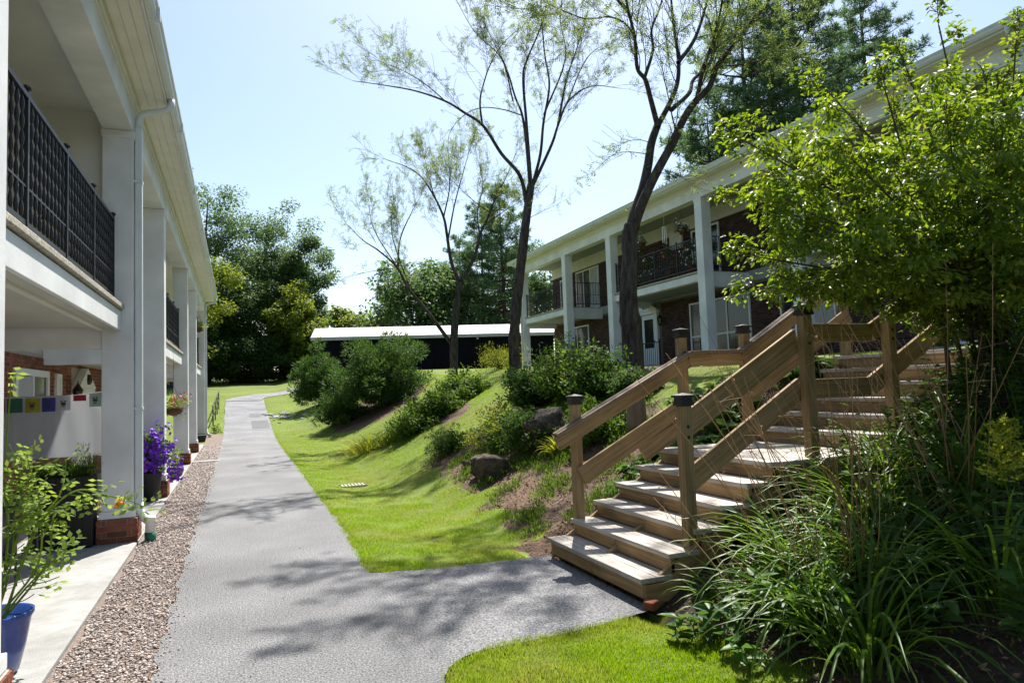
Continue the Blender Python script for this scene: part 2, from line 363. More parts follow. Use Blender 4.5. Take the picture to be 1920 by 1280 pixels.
xs = np.unique(np.concatenate([np.linspace(-90, -12, 24), np.linspace(-12, -1.5, 12), np.arange(-1.5, 9, .13), np.linspace(9, 16, 15), np.linspace(16, 110, 30)]))
ys = np.unique(np.concatenate([np.linspace(-12, 0, 8), np.arange(0, 15, .13), np.arange(15, 32, .22), np.linspace(32, 60, 50), np.linspace(60, 180, 36)]))
GX, GY = np.meshgrid(xs, ys); GZ = terr(GX, GY)
def pathR(Y): return np.interp(Y, [0, 4, 6.3, 8.6, 18, 30, 41], [1.05, 1.05, 1.07, 1.16, 1.22, 1.30, 1.38])
def pathL(Y): return np.interp(Y, [0, 8, 18, 30, 41], [-.45, -.50, -.50, -.52, -.62])
hard = ((GX > -14) & (GX < pathR(GY)+.02) & (GY < 28.6)) | ((GX > pathL(GY)-.02) & (GX < pathR(GY)+.02) & (GY < 43)) | ((GX > .9) & (GX < 2.75) & (GY > 4.15) & (GY < 6.1)) | ((GX > .9) & (GX < 1.5) & (GY > 3.5) & (GY < 6.5))
GZ = GZ-np.where(hard, .05, 0.)
def noise2(x, y): return np.sin(x*2.3+1.7*np.sin(y*1.9))*.5+np.sin(y*3.1+1.3*np.sin(x*2.7))*.5
def is_mulch(X, Y):
    n = noise2(X*1.6, Y*1.6)*.22+noise2(X*5, Y*5+2)*.09
    lo = np.interp(Y, [0, 4.3, 4.31, 6.1, 7.8, 9.5, 10.7, 12.3, 13.1, 13.2], [2.75, 2.75, 2.75, 2.75, 2.95, 3.15, 3.15, 3.35, 3.7, 9])
    hi = np.interp(Y, [0, 4.3, 4.31, 6.0, 7.2, 9.5, 11.5, 13.1], [12, 12, 8, 6.6, 5.4, 5.3, 4.6, 3.8])
    m_ = (X > lo+n) & (X < hi+n) & (Y < 13.2)
    m_ |= ((X-4.9)/1.7)**2+((Y-26)/3.4)**2 < 1+n
    m_ |= (np.abs(X-6.9+n) < 1.0) & (Y > 9.2) & (Y < 15.5)
    m_ |= ((X-4.75-.12*(Y-16))/.55)**2+((Y-17.3)/2.8)**2 < 1+n
    return m_
fm = is_mulch((GX[:-1, :-1]+GX[1:, 1:])/2, (GY[:-1, :-1]+GY[1:, 1:])/2)
idx = np.arange(GX.size).reshape(GX.shape); Fq = np.stack([idx[:-1, :-1], idx[:-1, 1:], idx[1:, 1:], idx[1:, :-1]], -1)
GV = np.stack([GX, GY, GZ], -1).reshape(-1, 3)
def submesh(name, F, m_):
    u, inv = np.unique(F.ravel(), return_inverse=True); return arrays(name, GV[u], inv.reshape(-1, 4), m_, None, True)
lawn = tag(submesh('lawn', Fq[~fm], 'lawn_soil'), 'mown green lawn rolling up from the path', 'lawn', kind='structure')
near_side = ((GY[:-1, :-1]+GY[1:, 1:])/2 < 4.6)
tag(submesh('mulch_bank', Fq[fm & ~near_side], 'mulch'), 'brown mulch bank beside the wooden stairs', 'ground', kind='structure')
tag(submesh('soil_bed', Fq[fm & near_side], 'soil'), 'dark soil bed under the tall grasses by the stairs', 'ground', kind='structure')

# ------------------------------------------------------------------ path, gravel, patio
def strip(name, yy, L, R_, dz, m_, nx=6):
    V = []; 
    for y, l, r_ in zip(yy, L, R_):
        for i in range(nx+1): x = l+(r_-l)*i/nx; V.append((x, y, float(rise(y))+dz))
    F = [(j*(nx+1)+i, j*(nx+1)+i+1, (j+1)*(nx+1)+i+1, (j+1)*(nx+1)+i) for j in range(len(yy)-1) for i in range(nx)]
    return arrays(name, np.array(V), np.array(F), m_, None, True)
yy = np.concatenate([np.arange(-6, 10, .1), np.arange(10, 43.2, .4)])
jit = .018*np.sin(yy*7.1)+.014*np.sin(yy*17.3+1)
p1 = strip('path', yy, pathL(yy)+jit, pathR(yy)+.016*np.sin(yy*6.1+2)+.012*np.sin(yy*15), .0, 'asphalt')
tag(p1, 'grey asphalt footpath running between the two buildings', 'path', kind='structure')
# side path to the stairs with rounded inner corners, and the branch at the far crest
bx = np.linspace(1.0, 2.74, 34); near = 4.22-.10*np.sin((bx-1)*2.)-.55*np.exp(-(bx-1.0)/.16); far = 6.03+.30*np.exp(-(bx-1.0)/.5)+.01*np.sin(bx*20)
V = [(x, a+(b_-a)*j/8, -.004+.008*min(1, (x-1.0)/.3)) for x, a, b_ in zip(bx, near, far) for j in range(9)]
F = [(i*9+j, (i+1)*9+j, (i+1)*9+j+1, i*9+j+1) for i in range(len(bx)-1) for j in range(8)]
tag(arrays('side_path', np.array(V), np.array(F), 'asphalt', None, True), 'short asphalt side path leading to the wooden stairs', 'path', kind='structure')
V = []; F = []
PC0 = [(.3, 41.2), (.6, 43.2), (1.6, 44.9), (3.2, 46.0), (5.2, 46.8), (8, 47.6)]
pc = [tuple(np.array(PC0[i])*(1-t_)+np.array(PC0[i+1])*t_) for i in range(len(PC0)-1) for t_ in (0, .25, .5, .75)]+[PC0[-1]]
for i, (x, y) in enumerate(pc):
    a = pc[max(0, i-1)]; b_ = pc[min(len(pc)-1, i+1)]; d = np.array([b_[0]-a[0], b_[1]-a[1]]); d /= np.linalg.norm(d); n_ = np.array([-d[1], d[0]])
    for s_ in (-.95, -.5, 0, .5, .95): q = np.array([x, y])+n_*s_; V.append((q[0], q[1], float(terr(q[0], q[1]))+.022))
F = [(i*5+j, i*5+j+1, (i+1)*5+j+1, (i+1)*5+j) for i in range(len(pc)-1) for j in range(4)]
tag(arrays('path_branch', np.array(V), np.array(F), 'asphalt', None, True), 'far bend of the footpath turning right behind the juniper', 'path', kind='structure')
for (y0, y1, x0, x1) in ((29.6, 32.2, .55, 1.22), (33.6, 34.9, .5, 1.0)):
    yq = np.linspace(y0, y1, 8)
    tag(strip('path_patch', yq, np.full(8, x0), np.full(8, x1), .006, 'asphalt_patch', 2), 'dark repair patch on the far asphalt path, %s one' % ('nearer' if y0 < 30 else 'farther'), 'path patch', kind='structure')
yg = np.arange(-6, 28.7, .25)
gb = strip('gravel_bed', yg, np.full(len(yg), -1.065), pathL(yg)+.03, -.022, 'gravel_bed', 3)
tag(gb, 'strip of brown pebbles between the patio and the path', 'gravel', kind='structure')
B = MB().box(-1.08, -.44, 18.95, 19.25, -.03, .012)
tag(B.ob('threshold_slab', 'concrete', bevel=.01), 'narrow concrete strip crossing the gravel', 'concrete slab', kind='structure')
# pebbles: past counting, one mesh
ico_v = np.array([(0,0,1),(.89,0,.45),(.28,.85,.45),(-.72,.53,.45),(-.72,-.53,.45),(.28,-.85,.45),(.72,.53,-.45),(-.28,.85,-.45),(-.89,0,-.45),(-.28,-.85,-.45),(.72,-.53,-.45),(0,0,-1)])
ico_f = np.array([(0,1,2),(0,2,3),(0,3,4),(0,4,5),(0,5,1),(1,6,2),(2,7,3),(3,8,4),(4,9,5),(5,10,1),(6,7,2),(7,8,3),(8,9,4),(9,10,5),(10,6,1),(6,11,7),(7,11,8),(8,11,9),(9,11,10),(10,11,6)])
def stones(P, S, r=rng):
    n = len(P); A = r.normal(size=(n, 3, 3)); Q, _ = np.linalg.qr(A)
    sc = S[:, None, None]*(.55+.6*r.random((n, 1, 3))); v = (ico_v[None]*(1+.18*r.normal(size=(n, 12, 1))))*sc
    v = np.einsum('nij,nkj->nki', Q, v); v[:, :, 2] *= .7
    V = (v+P[:, None]).reshape(-1, 3); return V, (ico_f[None]+np.arange(n)[:, None, None]*12).reshape(-1, 3)
n1 = 26000; y1 = 3.2+(rng.random(n1)**1.9)*25.2; y1 = y1[(y1 < 18.93) | (y1 > 19.27)]; n1 = len(y1); x1 = -1.03+rng.random(n1)*.57+.02*np.sin(y1*7)
V, F = stones(np.stack([x1, y1, np.full(n1, -.012)+.006*rng.random(n1)], 1), (.0055+.008*rng.random(n1)**1.5)*(1+.05*(y1-4)))
tag(arrays('pebbles', V, F, 'pebble'), 'loose brown and pink pebbles beside the path', 'gravel', kind='stuff')
# patio slabs
tag(MB().box(-2.86, -1.066, -5, 9.35, -.2, .012).ob('patio', 'concrete', bevel=.006), 'pale concrete patio under the left balcony', 'patio', kind='structure')
tag(MB().box(-2.86, -1.064, 9.36, 28.15, -.2, .010).ob('patio', 'concrete', bevel=.006), 'far pale concrete walk along the left columns', 'patio', kind='structure')
# ------------------------------------------------------------------ buildings
BRICK_CACHE = {}
def brick_mesh(l, h, d, m_):
    """one brick centred on its back-bottom-left corner: length along y, height z, depth x; bevelled front edge"""
    k = (round(l, 3), round(h, 4), round(d, 4), m_)
    if k in BRICK_CACHE: return BRICK_CACHE[k]
    e = .004
    v = [(0,0,0),(0,l,0),(0,l,h),(0,0,h),(d-e,0,0),(d-e,l,0),(d-e,l,h),(d-e,0,h),(d,e,e),(d,l-e,e),(d,l-e,h-e),(d,e,h-e)]
    f = [(0,1,2,3),(0,4,5,1),(1,5,6,2),(2,6,7,3),(3,7,4,0),(4,8,9,5),(5,9,10,6),(6,10,11,7),(7,11,8,4),(8,11,10,9)]
    me = bpy.data.meshes.new('brick'); me.from_pydata(v, [], f); me.update(); me.materials.append(M(m_)); BRICK_CACHE[k] = me
    return me
def brick_layout(y0, y1, z0, z1, holes):
    out = []; c = .0675; bl = .205; j = .0095; k = 0; z = z0
    while z+c <= z1+.001:
        y = y0-(0 if k % 2 else (bl+j)/2)
        while y < y1:
            a, b_ = max(y, y0), min(y+bl, y1); seg = [(a, b_)]
            for (ha, hb, hz0, hz1) in holes:
                if z+c-j > hz0 and z < hz1:
                    ns = []
                    for (p, q) in seg:
                        if q <= ha or p >= hb: ns.append((p, q)); continue
                        if p < ha: ns.append((p, ha-.004))
                        if q > hb: ns.append((hb+.004, q))
                    seg = ns
            for (p, q) in seg:
                if q-p > .03: out.append((p, q-p, z, c-j))
            y += bl+j
        z += c; k += 1
    return out
def brickwork(wall, xw, sgn, lay, m_, boxes, most):
    """bricks on the wall plane x=xw facing sgn: those showing largest as objects, the rest joined"""
    sc = []
    for (y, l, z, h) in lay:
        px, py, dz = proj((xw, y+l/2, z+h/2)); ok = dz > 0 and any(a < px < c and b_ < py < d for a, b_, c, d in boxes)
        sc.append(dz if ok else 1e9)
    order = np.argsort(sc); B = MB()
    for r_, i in enumerate(order):
        y, l, z, h = lay[i]; pr = .012+random.uniform(-.003, .003)
        if r_ < most and sc[i] < 1e8:
            o = bpy.data.objects.new('brick', brick_mesh(round(l, 2), h, .03, m_)); COL.objects.link(o); o.parent = wall
            if sgn > 0: o.location = (xw+pr-.03, y, z)
            else: o.location = (xw-pr+.03, y+round(l, 2), z); o.rotation_euler = (0, 0, math.pi)
        else:
            xa, xb = (xw, xw+pr) if sgn > 0 else (xw-pr, xw)
            e = .003; yf = xb if sgn > 0 else xa; bk = xa if sgn > 0 else xb
            v = [(bk,y,z),(bk,y+l,z),(bk,y+l,z+h),(bk,y,z+h),(yf,y+e,z+e),(yf,y+l-e,z+e),(yf,y+l-e,z+h-e),(yf,y+e,z+h-e)]
            f = [(4,5,6,7),(0,1,5,4),(1,2,6,5),(2,3,7,6),(3,0,4,7)]
            if sgn < 0: f = [q[::-1] for q in f]
            B.add(v, f)
    tag(B.ob('brickwork', m_, wall), kind='stuff')
def baluster_mesh(h, twist=True):
    prof = []; nb = 7
    for i in range(nb*4+1):
        t = i/(nb*4); s_ = abs(math.sin(math.pi*nb*t)); prof.append((.0065+(.0095*s_ if twist else 0), h*t))
    B = MB().lathe((0,0,0), prof if twist else [(.008, 0), (.008, h)], 6, True)
    me = bpy.data.meshes.new('baluster'); me.from_pydata(B.v, [], B.f); me.update(); me.materials.append(M('black_iron')); 
    if twist: me.shade_smooth()
    return me
class Bld:
    def __init__(s, xo, inw, z0, cols, balc, y0, y1, root):
        s.xo, s.inw, s.z0, s.cols, s.balc, s.y0, s.y1, s.root = xo, inw, z0, cols, balc, y0, y1, root
    def X(s, t): return s.xo+s.inw*t
    def bx(s, B, t0, t1, y0, y1, z0, z1):
        a, b_ = sorted((s.X(t0), s.X(t1))); return B.box(a, b_, y0, y1, s.z0+z0, s.z0+z1)
    def part(s, name, m_, *boxes, bevel=0, parent=None, smooth=False):
        B = MB()
        for q in boxes: s.bx(B, *q)
        o = B.ob(name, m_, parent, bevel=bevel)
        return under(o, s.root) if parent is None else o
    def pr(s, name, m_, poly, y0, y1, parent=None, smooth=False):
        B = MB().prism([(s.X(t), s.z0+z) for t, z in poly], 'y', y0, y1); o = B.ob(name, m_, parent, smooth)
        return under(o, s.root) if parent is None else o
SB, ST, BB, SO = 2.42, 2.72, 4.80, 5.25      # slab bottom and top, beam bottom, soffit
WT = 1.73                                    # column face to wall
def make_building(b, plinth_single, upper_mat, brick_mat):
    for i, y in enumerate(b.cols):
        c = b.part('column', 'white_paint', (0, .32, y, y+.32, .36, BB), bevel=.006)
        b.part('base_trim', 'white_paint', (-.022, .342, y-.022, y+.342, .282, .362), parent=c, bevel=.006)
        b.part('capital', 'white_paint', (-.015, .335, y-.015, y+.335, BB-.09, BB-.003), parent=c, bevel=.006)
        pl = (-.045, .365, y-.045, y+.365)
        b.part('plinth_core', 'mortar', (pl[0]+.012, pl[1]-.012, pl[2]+.012, pl[3]-.012, .0, .276), parent=c)
        B = MB(); W_ = .41; j = .009
        for k in range(4):
            z = .012+k*.0672; h = .0585; cuts = [0, .5, 1] if k % 2 == 0 else [0, .25, .75, 1]
            for side in range(4):
                own = (side % 2 == 0) == (k % 2 == 0); lo, hi = (0, W_) if own else (.05+j, W_-.05-j)
                for a, q in zip(cuts[:-1], cuts[1:]):
                    p0 = max(lo, a*W_+(j/2 if a > 0 else 0)); p1 = min(hi, q*W_-(j/2 if q < 1 else 0))
                    if p1-p0 < .02: continue
                    o_ = random.uniform(-.002, .002)
                    if side == 0: bb = (pl[0]+p0, pl[0]+p1, pl[2]-o_, pl[2]+.05)
                    elif side == 2: bb = (pl[0]+p0, pl[0]+p1, pl[3]-.05, pl[3]+o_)
                    elif side == 1: bb = (pl[0]-o_, pl[0]+.05, pl[2]+p0, pl[2]+p1)
                    else: bb = (pl[1]-.05, pl[1]+o_, pl[2]+p0, pl[2]+p1)
                    if i in plinth_single: b.part('brick', 'brick_red', (*bb, z, z+h), parent=c, bevel=.003)
                    else: b.bx(B, *bb, z, z+h)
        if B.v: tag(B.ob('plinth_bricks', 'brick_red', c), kind='stuff')
    L0, L1 = b.y0, b.y1
    b.part('beam', 'white_paint', (0.005, .315, L0, L1, BB, SO-.004))
    b.part('cornice', 'cream_paint', (-.035, .004, L0-.03, L1+.03, SO-.10, SO-.006), (-.016, .0045, L0-.02, L1+.02, SO-.16, SO-.10))
    # soffit of separate boards
    sf = b.part('soffit', 'soffit_paint', (-.335, .30, L0-.25, L1+.25, SO+.008, SO+.03))
    for k in range(3): b.part('soffit_board', 'soffit_paint', (-.325+k*.098, -.232+k*.098, L0-.2, L1+.2, SO-.004, SO+.006), parent=sf)
    b.part('fascia_board', 'white_paint', (-.352, -.336, L0-.25, L1+.25, SO-.015, SO+.16))
    g = b.pr('gutter', 'gutter_metal', [(-.354, SO+.02), (-.405, SO+.02), (-.43, SO+.055), (-.432, SO+.10), (-.452, SO+.125), (-.455, SO+.150), (-.445, SO+.150), (-.425, SO+.10), (-.40, SO+.035), (-.354, SO+.035)], L0-.3, L1+.3)
    for y in np.arange(L0+1, L1, 3.05): b.part('gutter_joint', 'gutter_metal', (-.459, -.352, y, y+.05, SO+.016, SO+.153), parent=g)
    b.pr('roof', 'roof_shingle', [(-.40, SO+.165), (4.6, SO+1.9), (9.6, SO+.165), (9.6, SO+.10), (4.6, SO+1.83), (-.36, SO+.135)], L0-.28, L1+.28)
    for (ya, yb) in ((L0-.02, L0+.1), (L1-.1, L1+.02)):
        b.pr('gable', 'cream_paint', [(-.30, SO+.035), (9.5, SO+.035), (9.5, SO+.12), (4.6, SO+1.82), (-.30, SO+.12)], ya, yb)
    b.part('upper_ceiling', upper_mat, (.318, WT+.02, L0, L1, 5.03, 5.07))
    rail_me = baluster_mesh(.84, True)
    for bi, (ya, yb) in enumerate(b.balc):
        s = b.part('balcony', 'plaster' if upper_mat == 'cream_paint' else 'plaster_shaded', (.16, WT, ya, yb, SB+.03, ST-.05))
        b.part('fascia', 'white_paint', (.12, .158, ya+.002, yb-.002, SB, ST-.075), parent=s, bevel=.004)
        b.part('slab_cap', 'concrete_old', (.088, WT-.01, ya+.003, yb-.003, ST-.055, ST), parent=s, bevel=.008)
        b.part('ceiling_trim', 'cream_paint', (.30, .36, ya+.01, yb-.01, SB+.005, SB+.028), parent=s)
        for ye in (ya-.20, yb+.02): b.part('end_beam', 'white_paint', (.322, WT-.004, ye, ye+.18, SB-.20, ST-.06), parent=s)
        r_ = b.part('railing', 'black_iron', (.19, .225, ya, yb, ST+.985, ST+1.02), (.197, .218, ya, yb, ST+.10, ST+.135), (.197, .218, ya, yb, ST+.36, ST+.375))
        n = int((yb-ya)/.115)
        for k in range(n):
            o = bpy.data.objects.new('baluster', rail_me); COL.objects.link(o); o.parent = r_; o.location = (b.X(.2075), ya+(k+.5)*(yb-ya)/n, b.z0+ST+.138)
        for k in range(5):
            yp = ya+.02+(yb-ya-.04)*k/4
            B = MB(); xx = b.X(.2075); B.box(xx-.018, xx+.018, yp-.018, yp+.018, b.z0+ST-.002, b.z0+ST+1.05); B.lathe((xx, yp, b.z0+ST+1.05), [(.03, 0), (.034, .012), (.02, .03), (.004, .035)], 8)
            B.ob('rail_post', 'black_iron', r_)
        for ye in (ya-.10, yb+.10):
            q = b.part('return_railing', 'black_iron', (.33, WT-.03, ye-.012, ye+.012, ST+.985, ST+1.01), (.33, WT-.03, ye-.008, ye+.008, ST+.10, ST+.125), (.33, WT-.03, ye-.008, ye+.008, ST+.50, ST+.515))
            for k in range(11):
                t_ = .36+k*.125; b.part('baluster', 'black_iron', (t_, t_+.014, ye-.007, ye+.007, ST+.1255, ST+.9845), parent=q)
def window(b, y0, y1, z0, z1, name='window', glass='glass_dark', mull=(), trans=(), cur=0, fr='frame_white', fw_=.06):
    """frame proud of the wall, pane set back, mullions at fractions of the width and transoms at fractions of the height"""
    t = WT
    f = b.part(name, fr, (t-.05, t+.01, y0, y0+fw_, z0, z1), (t-.05, t+.01, y1-fw_, y1, z0, z1), (t-.05, t+.01, y0+fw_, y1-fw_, z1-fw_, z1), (t-.05, t+.01, y0+fw_, y1-fw_, z0, z0+fw_), bevel=.004)
    for k in mull: y = y0+(y1-y0)*k; b.part('mullion', fr, (t-.045, t, y-.025, y+.025, z0+fw_, z1-fw_), parent=f)
    for k in trans: z = z0+(z1-z0)*k; b.part('transom', fr, (t-.042, t, y0+fw_, y1-fw_, z-.025, z+.025), parent=f)
    ed = [y0+fw_]+[y0+(y1-y0)*k for k in mull]+[y1-fw_]
    for i, (a, c) in enumerate(zip(ed[:-1], ed[1:])):
        b.part('pane', glass, (t-.020, t-.012, a+.001, c-.001, z0+fw_, z1-fw_), parent=f)
        if cur and i < cur: b.part('curtain', 'curtain', (t-.030, t-.022, a+.03, c-.03, z0+fw_+.01, z1-fw_-.01), parent=f)
    return f
def pediment_door(b, yc, w_=.95, h=2.03):
    t = WT; z = .02
    d = b.part('door', 'door_white', (t-.05, t, yc-w_/2, yc+w_/2, z, z+h), bevel=.004)
    b.part('door_pane', 'glass_dark', (t-.058, t-.051, yc-w_/2+.16, yc+w_/2-.16, z+.75, z+h-.18), parent=d)
    b.part('side_light', 'glass_dark', (t-.03, t-.004, yc+w_/2+.05, yc+w_/2+.19, z+.5, z+h-.1), parent=d)
    for s_ in (-1, 1):
        ya, yb = sorted((yc+s_*(w_/2+.012+(.19 if s_ > 0 else 0)), yc+s_*(w_/2+.15+(.19 if s_ > 0 else 0))))
        b.part('pilaster', 'frame_white', (t-.10, t, ya, yb, z, z+h), parent=d, bevel=.006)
    y0, y1 = yc-w_/2-.20, yc+w_/2+.39; ym = (y0+y1)/2
    b.part('entablature', 'frame_white', (t-.13, t, y0, y1, z+h+.004, z+h+.13), parent=d, bevel=.006)
    a, c = b.X(t-.14), b.X(t)
    B = MB().prism([(y0-.04, b.z0+z+h+.134), (y1+.04, b.z0+z+h+.134), (ym, b.z0+z+h+.52)], 'x', min(a, c), max(a, c)); B.ob('pediment', 'frame_white', d)
    B = MB()
    for s_ in (-1, 1): B.lathe((b.X(t-.15), ym+s_*.07, b.z0+z+h+.20), [(.01, 0), (.045, .05), (.05, .10), (.03, .17), (.02, .2)], 8)
    B.ob('ornament', 'black_iron', d)
    B = MB().lathe((b.X(t-.07), yc-w_/2+.1, b.z0+z+.98), [(.005, -.03), (.03, -.02), (.03, .02), (.005, .03)], 8); B.ob('handle', 'black_iron', d)
    return d
def lantern(b, y, z, parent_part=None):
    x = b.X(WT-.16); zz = b.z0+z
    l_ = MB().lathe((x, y, zz), [(.02, -.20), (.05, -.17), (.06, -.15)], 8).beam((x, y, zz-.19), (b.X(WT), y, zz-.19), .02, .02).ob('wall_lamp', 'black_iron', None)
    under(l_, b.root); MB().lathe((x, y, zz), [(.10, .06), (.085, .085), (.03, .17), (.012, .20), (.004, .25)], 8).ob('lamp_hood', 'black_iron', l_); MB().lathe((x, y, zz), [(.055, -.149), (.088, .058)], 6).ob('lamp_glass', 'glass_dark', l_); return l_
def downspout(b, yd, label_bottom=True, n_=0):
    """round-shouldered spout from the gutter, along the soffit to the column, down its face, kicked out at the foot"""
    X, z0 = b.X, b.z0
    p = [(X(-.395), yd, z0+SO+.03), (X(-.395), yd, z0+SO-.05), (X(-.37), yd, z0+SO-.10), (X(-.30), yd, z0+SO-.13), (X(-.13), yd, z0+SO-.17), (X(-.075), yd, z0+SO-.20), (X(-.05), yd, z0+SO-.26), (X(-.045), yd, z0+SO-.40)]
    d = MB().tube(p, .043, 8).ob('downspout', 'gutter_metal', None, True); under(d, b.root)
    x0, x1 = sorted((X(-.085), X(-.006)))
    MB().box(x0, x1, yd-.045, yd+.045, z0+.42, z0+SO-.36).ob('leader', 'gutter_metal', d, bevel=.014)
    for zz in (1.5, 4.2): MB().box(x0-.006, x1+.006, yd-.06, yd+.06, z0+zz, z0+zz+.03).ob('strap', 'gutter_metal', d)
    MB().tube([(X(-.045), yd, z0+.45), (X(-.05), yd-.01, z0+.34), (X(-.09), yd-.03, z0+.26), (X(-.15), yd-.07, z0+.21)], .046, 8).ob('elbow', 'white_paint', d, True)
    e = (X(-.17), yd-.08); MB().lathe((e[0], e[1], z0), [(.055, .08), (.052, .23), (.058, .235), (.058, .26)], 10).ob('outlet', 'white_paint', d, True)
    MB().lathe((e[0], e[1], z0), [(.062, -.02), (.062, .085)], 10).ob('outlet_collar', 'green_plastic', d, True)
    return d

# left building
lr = thing('apartment_building', 'white two-storey apartment building with square columns on brick plinths, left of the path', 'building', (-4, 12, 0))
LB = Bld(-1.12, -1, 0., [3.95, 9.0, 12.66, 18.45, 22.2, 27.6], [(4.27, 9.0), (12.98, 18.45), (22.52, 27.6)], -3.0, 28.1, lr)
make_building(LB, (0, 1, 2), 'cream_paint', 'brick_red')
lw = LB.part('wall', 'mortar', (WT, WT+7.5, -3, 28.1, -.1, 2.38))
uw = LB.part('upper_wall', 'plaster', (WT+.004, WT+7.5, -3, 28.08, 2.381, 5.3))
LB.part('end_wall', 'plaster', (-.0, WT, -3.1, -2.95, -.1, 5.2))
holes = [(11.2, 13.0, .9, 2.12), (13.5, 13.85, 1.2, 2.1), (14.75, 16.35, 0, 2.2), (4.6, 6.8, .1, 2.1), (20., 21.4, .9, 2.1), (24, 26.4, .1, 2.1)]
brickwork(lw, LB.X(WT), 1, brick_layout(2.0, 28.0, .03, 2.37, holes), 'brick_red', [(10, 640, 200, 760)], 260)
window(LB, 11.2, 13.0, .9, 2.12, mull=(.5,), cur=1, fw_=.10)
window(LB, 13.5, 13.85, 1.2, 2.1, 'shutter', 'frame_white', fw_=.05)
window(LB, 4.6, 6.8, .1, 2.1, 'patio_door', mull=(.5,), cur=1)
window(LB, 20., 21.4, .9, 2.1, mull=(.5,)); window(LB, 24, 26.4, .1, 2.1, 'patio_door', mull=(.5,))
pediment_door(LB, 15.45, h=1.72); lantern(LB, 14.5, 1.75)
downspout(LB, 9.12); downspout(LB, 27.75)
# partition between the upper balconies
LB.part('partition', 'cream_paint', (.322, WT+.003, 9.12, 9.26, ST+1.1, 5.029))

# right building
rr_ = thing('apartment_building', 'two-storey brick apartment building with white columns and balconies, up the slope on the right', 'building', (16, 16, 2.05))
RB = Bld(12.4, 1, 2.05, [-2., 3.3, 6.95, 12.26, 15.84, 21.04, 24.65, 29.18], [(-1.68, 3.3), (7.27, 12.26), (16.16, 21.04), (24.97, 29.18)], -4.0, 29.6, rr_)
make_building(RB, (), 'plaster_shaded', 'brick_dark')
tag(MB().box(11.9, 14.2, -4, 30, 1.6, 2.05).ob('terrace', 'concrete', bevel=.01), 'concrete terrace along the right building', 'patio', kind='structure')
rw = RB.part('wall', 'mortar_shaded', (WT, WT+7.5, -4, 29.5, -.5, 4.58))
RB.part('frieze', 'cream_paint', (WT-.016, WT+7.5, -4, 29.51, 4.581, 5.3))
RB.part('slab_band', 'plaster_shaded', (WT-.014, WT, -4, 29.5, SB-.02, ST))
holes = [(16.0, 18.9, .05, 2.1), (20.6, 22.25, 0, 2.45), (26, 28.2, .1, 2.1), (12.9, 14.8, .8, 2.1), (7.5, 9.8, .1, 2.1), (4, 5.2, 0, 2.45),
         (24.95, 27.0, ST+.02, 4.5), (27.6, 28.6, ST+.3, 4.4), (17.2, 18.6, ST+.05, 4.5), (12.75, 15.5, ST+.05, 4.57), (8, 10.3, ST+.05, 4.5)]
lay = [(y, l, z+2.05, h) for (y, l, z, h) in brick_layout(-4, 29.5, .03, SB-.03, holes)+brick_layout(-4, 29.5, ST+.01, 4.57, holes)]
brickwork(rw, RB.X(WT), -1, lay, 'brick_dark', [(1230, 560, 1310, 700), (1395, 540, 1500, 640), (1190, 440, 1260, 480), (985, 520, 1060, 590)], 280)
window(RB, 16.0, 18.9, .05, 2.1, 'patio_door', mull=(.36, .62), trans=(.45,), cur=0)
window(RB, 26, 28.2, .1, 2.1, 'patio_door', mull=(.5,)); window(RB, 12.9, 14.8, .8, 2.1, mull=(.5,), cur=1); window(RB, 7.5, 9.8, .1, 2.1, 'patio_door', mull=(.5,))
window(RB, 24.95, 27.0, ST+.02, 4.5, 'patio_door', mull=(.36, .66), cur=1); window(RB, 27.6, 28.6, ST+.3, 4.4, 'shutter', 'shutter', mull=(.5,))
window(RB, 17.2, 18.6, ST+.05, 4.5, 'patio_door', mull=(.5,)); window(RB, 8, 10.3, ST+.05, 4.5, 'patio_door', mull=(.5,))
RB.part('dark_panel', 'brown_panel', (WT-.05, WT-.013, 12.75, 15.5, ST+.05, 5.02))  # flat dark brown sheet over the upper wall of this bay
RB.part('wall_panel', 'cream_paint', (WT-.10, WT-.017, 19.05, 19.75, 4.05, 4.72), bevel=.01)
pediment_door(RB, 21.35, w_=.9, h=1.98); lantern(RB, 20.48, 1.72); lantern(RB, 4.0, 1.75); pediment_door(RB, 4.6, w_=.9, h=1.98)
downspout(RB, 7.1); downspout(RB, 29.3)
q = RB.part('stoop_railing', 'black_iron', (.85, .875, 19.5, 22.6, .86, .89), (.85, .875, 19.5, 22.6, .10, .12))
for k in range(26): y = 19.55+k*.12; RB.part('baluster', 'black_iron', (.855, .87, y, y+.014, .121, .859), parent=q)
for y in (19.5, 21.05, 22.6): RB.part('rail_post', 'black_iron', (.84, .885, y, y+.04, -.02, .98), parent=q)

# ------------------------------------------------------------------ wooden stairs
st = thing('wooden_staircase', 'weathered wooden staircase with handrails climbing the planted bank to the right building', 'staircase', (STX0, 5.15, 0))
def spl(name, a, b_, wd, ht, m_, upv=(0,0,1), bevel=.005, parent=None):
    o = plank(name, a, b_, wd, ht, m_, None, upv, bevel)
    if parent is None: return under(o, st)
    o.parent = parent; return o
def step(x, z, treadw, wid=(SY0, SY1), planks=2, over=.03):
    """tread of planks with its nose over the riser, riser of two butted boards"""
    y0, y1 = wid; n = planks; pw = (treadw+over)/n
    for k in range(n):
        xx = x-over+pw*(k+.5); spl('tread', (xx, y0-.02, z-.019+random.uniform(-.001, .001)), (xx, y1+.02, z-.019), pw-.004, .038, 'wood_grey')
    ym = (y0+y1)/2+random.uniform(-.06, .06)
    for a, c in ((y0, ym-.003), (ym+.003, y1)): spl('riser', (x+.019, a, z-.038-(RIS-.038)/2), (x+.019, c, z-.038-(RIS-.038)/2), .036, RIS-.040, 'wood_tan')
z = .19
for k in range(5): step(STX0+k*TRD, z+k*RIS, TRD)
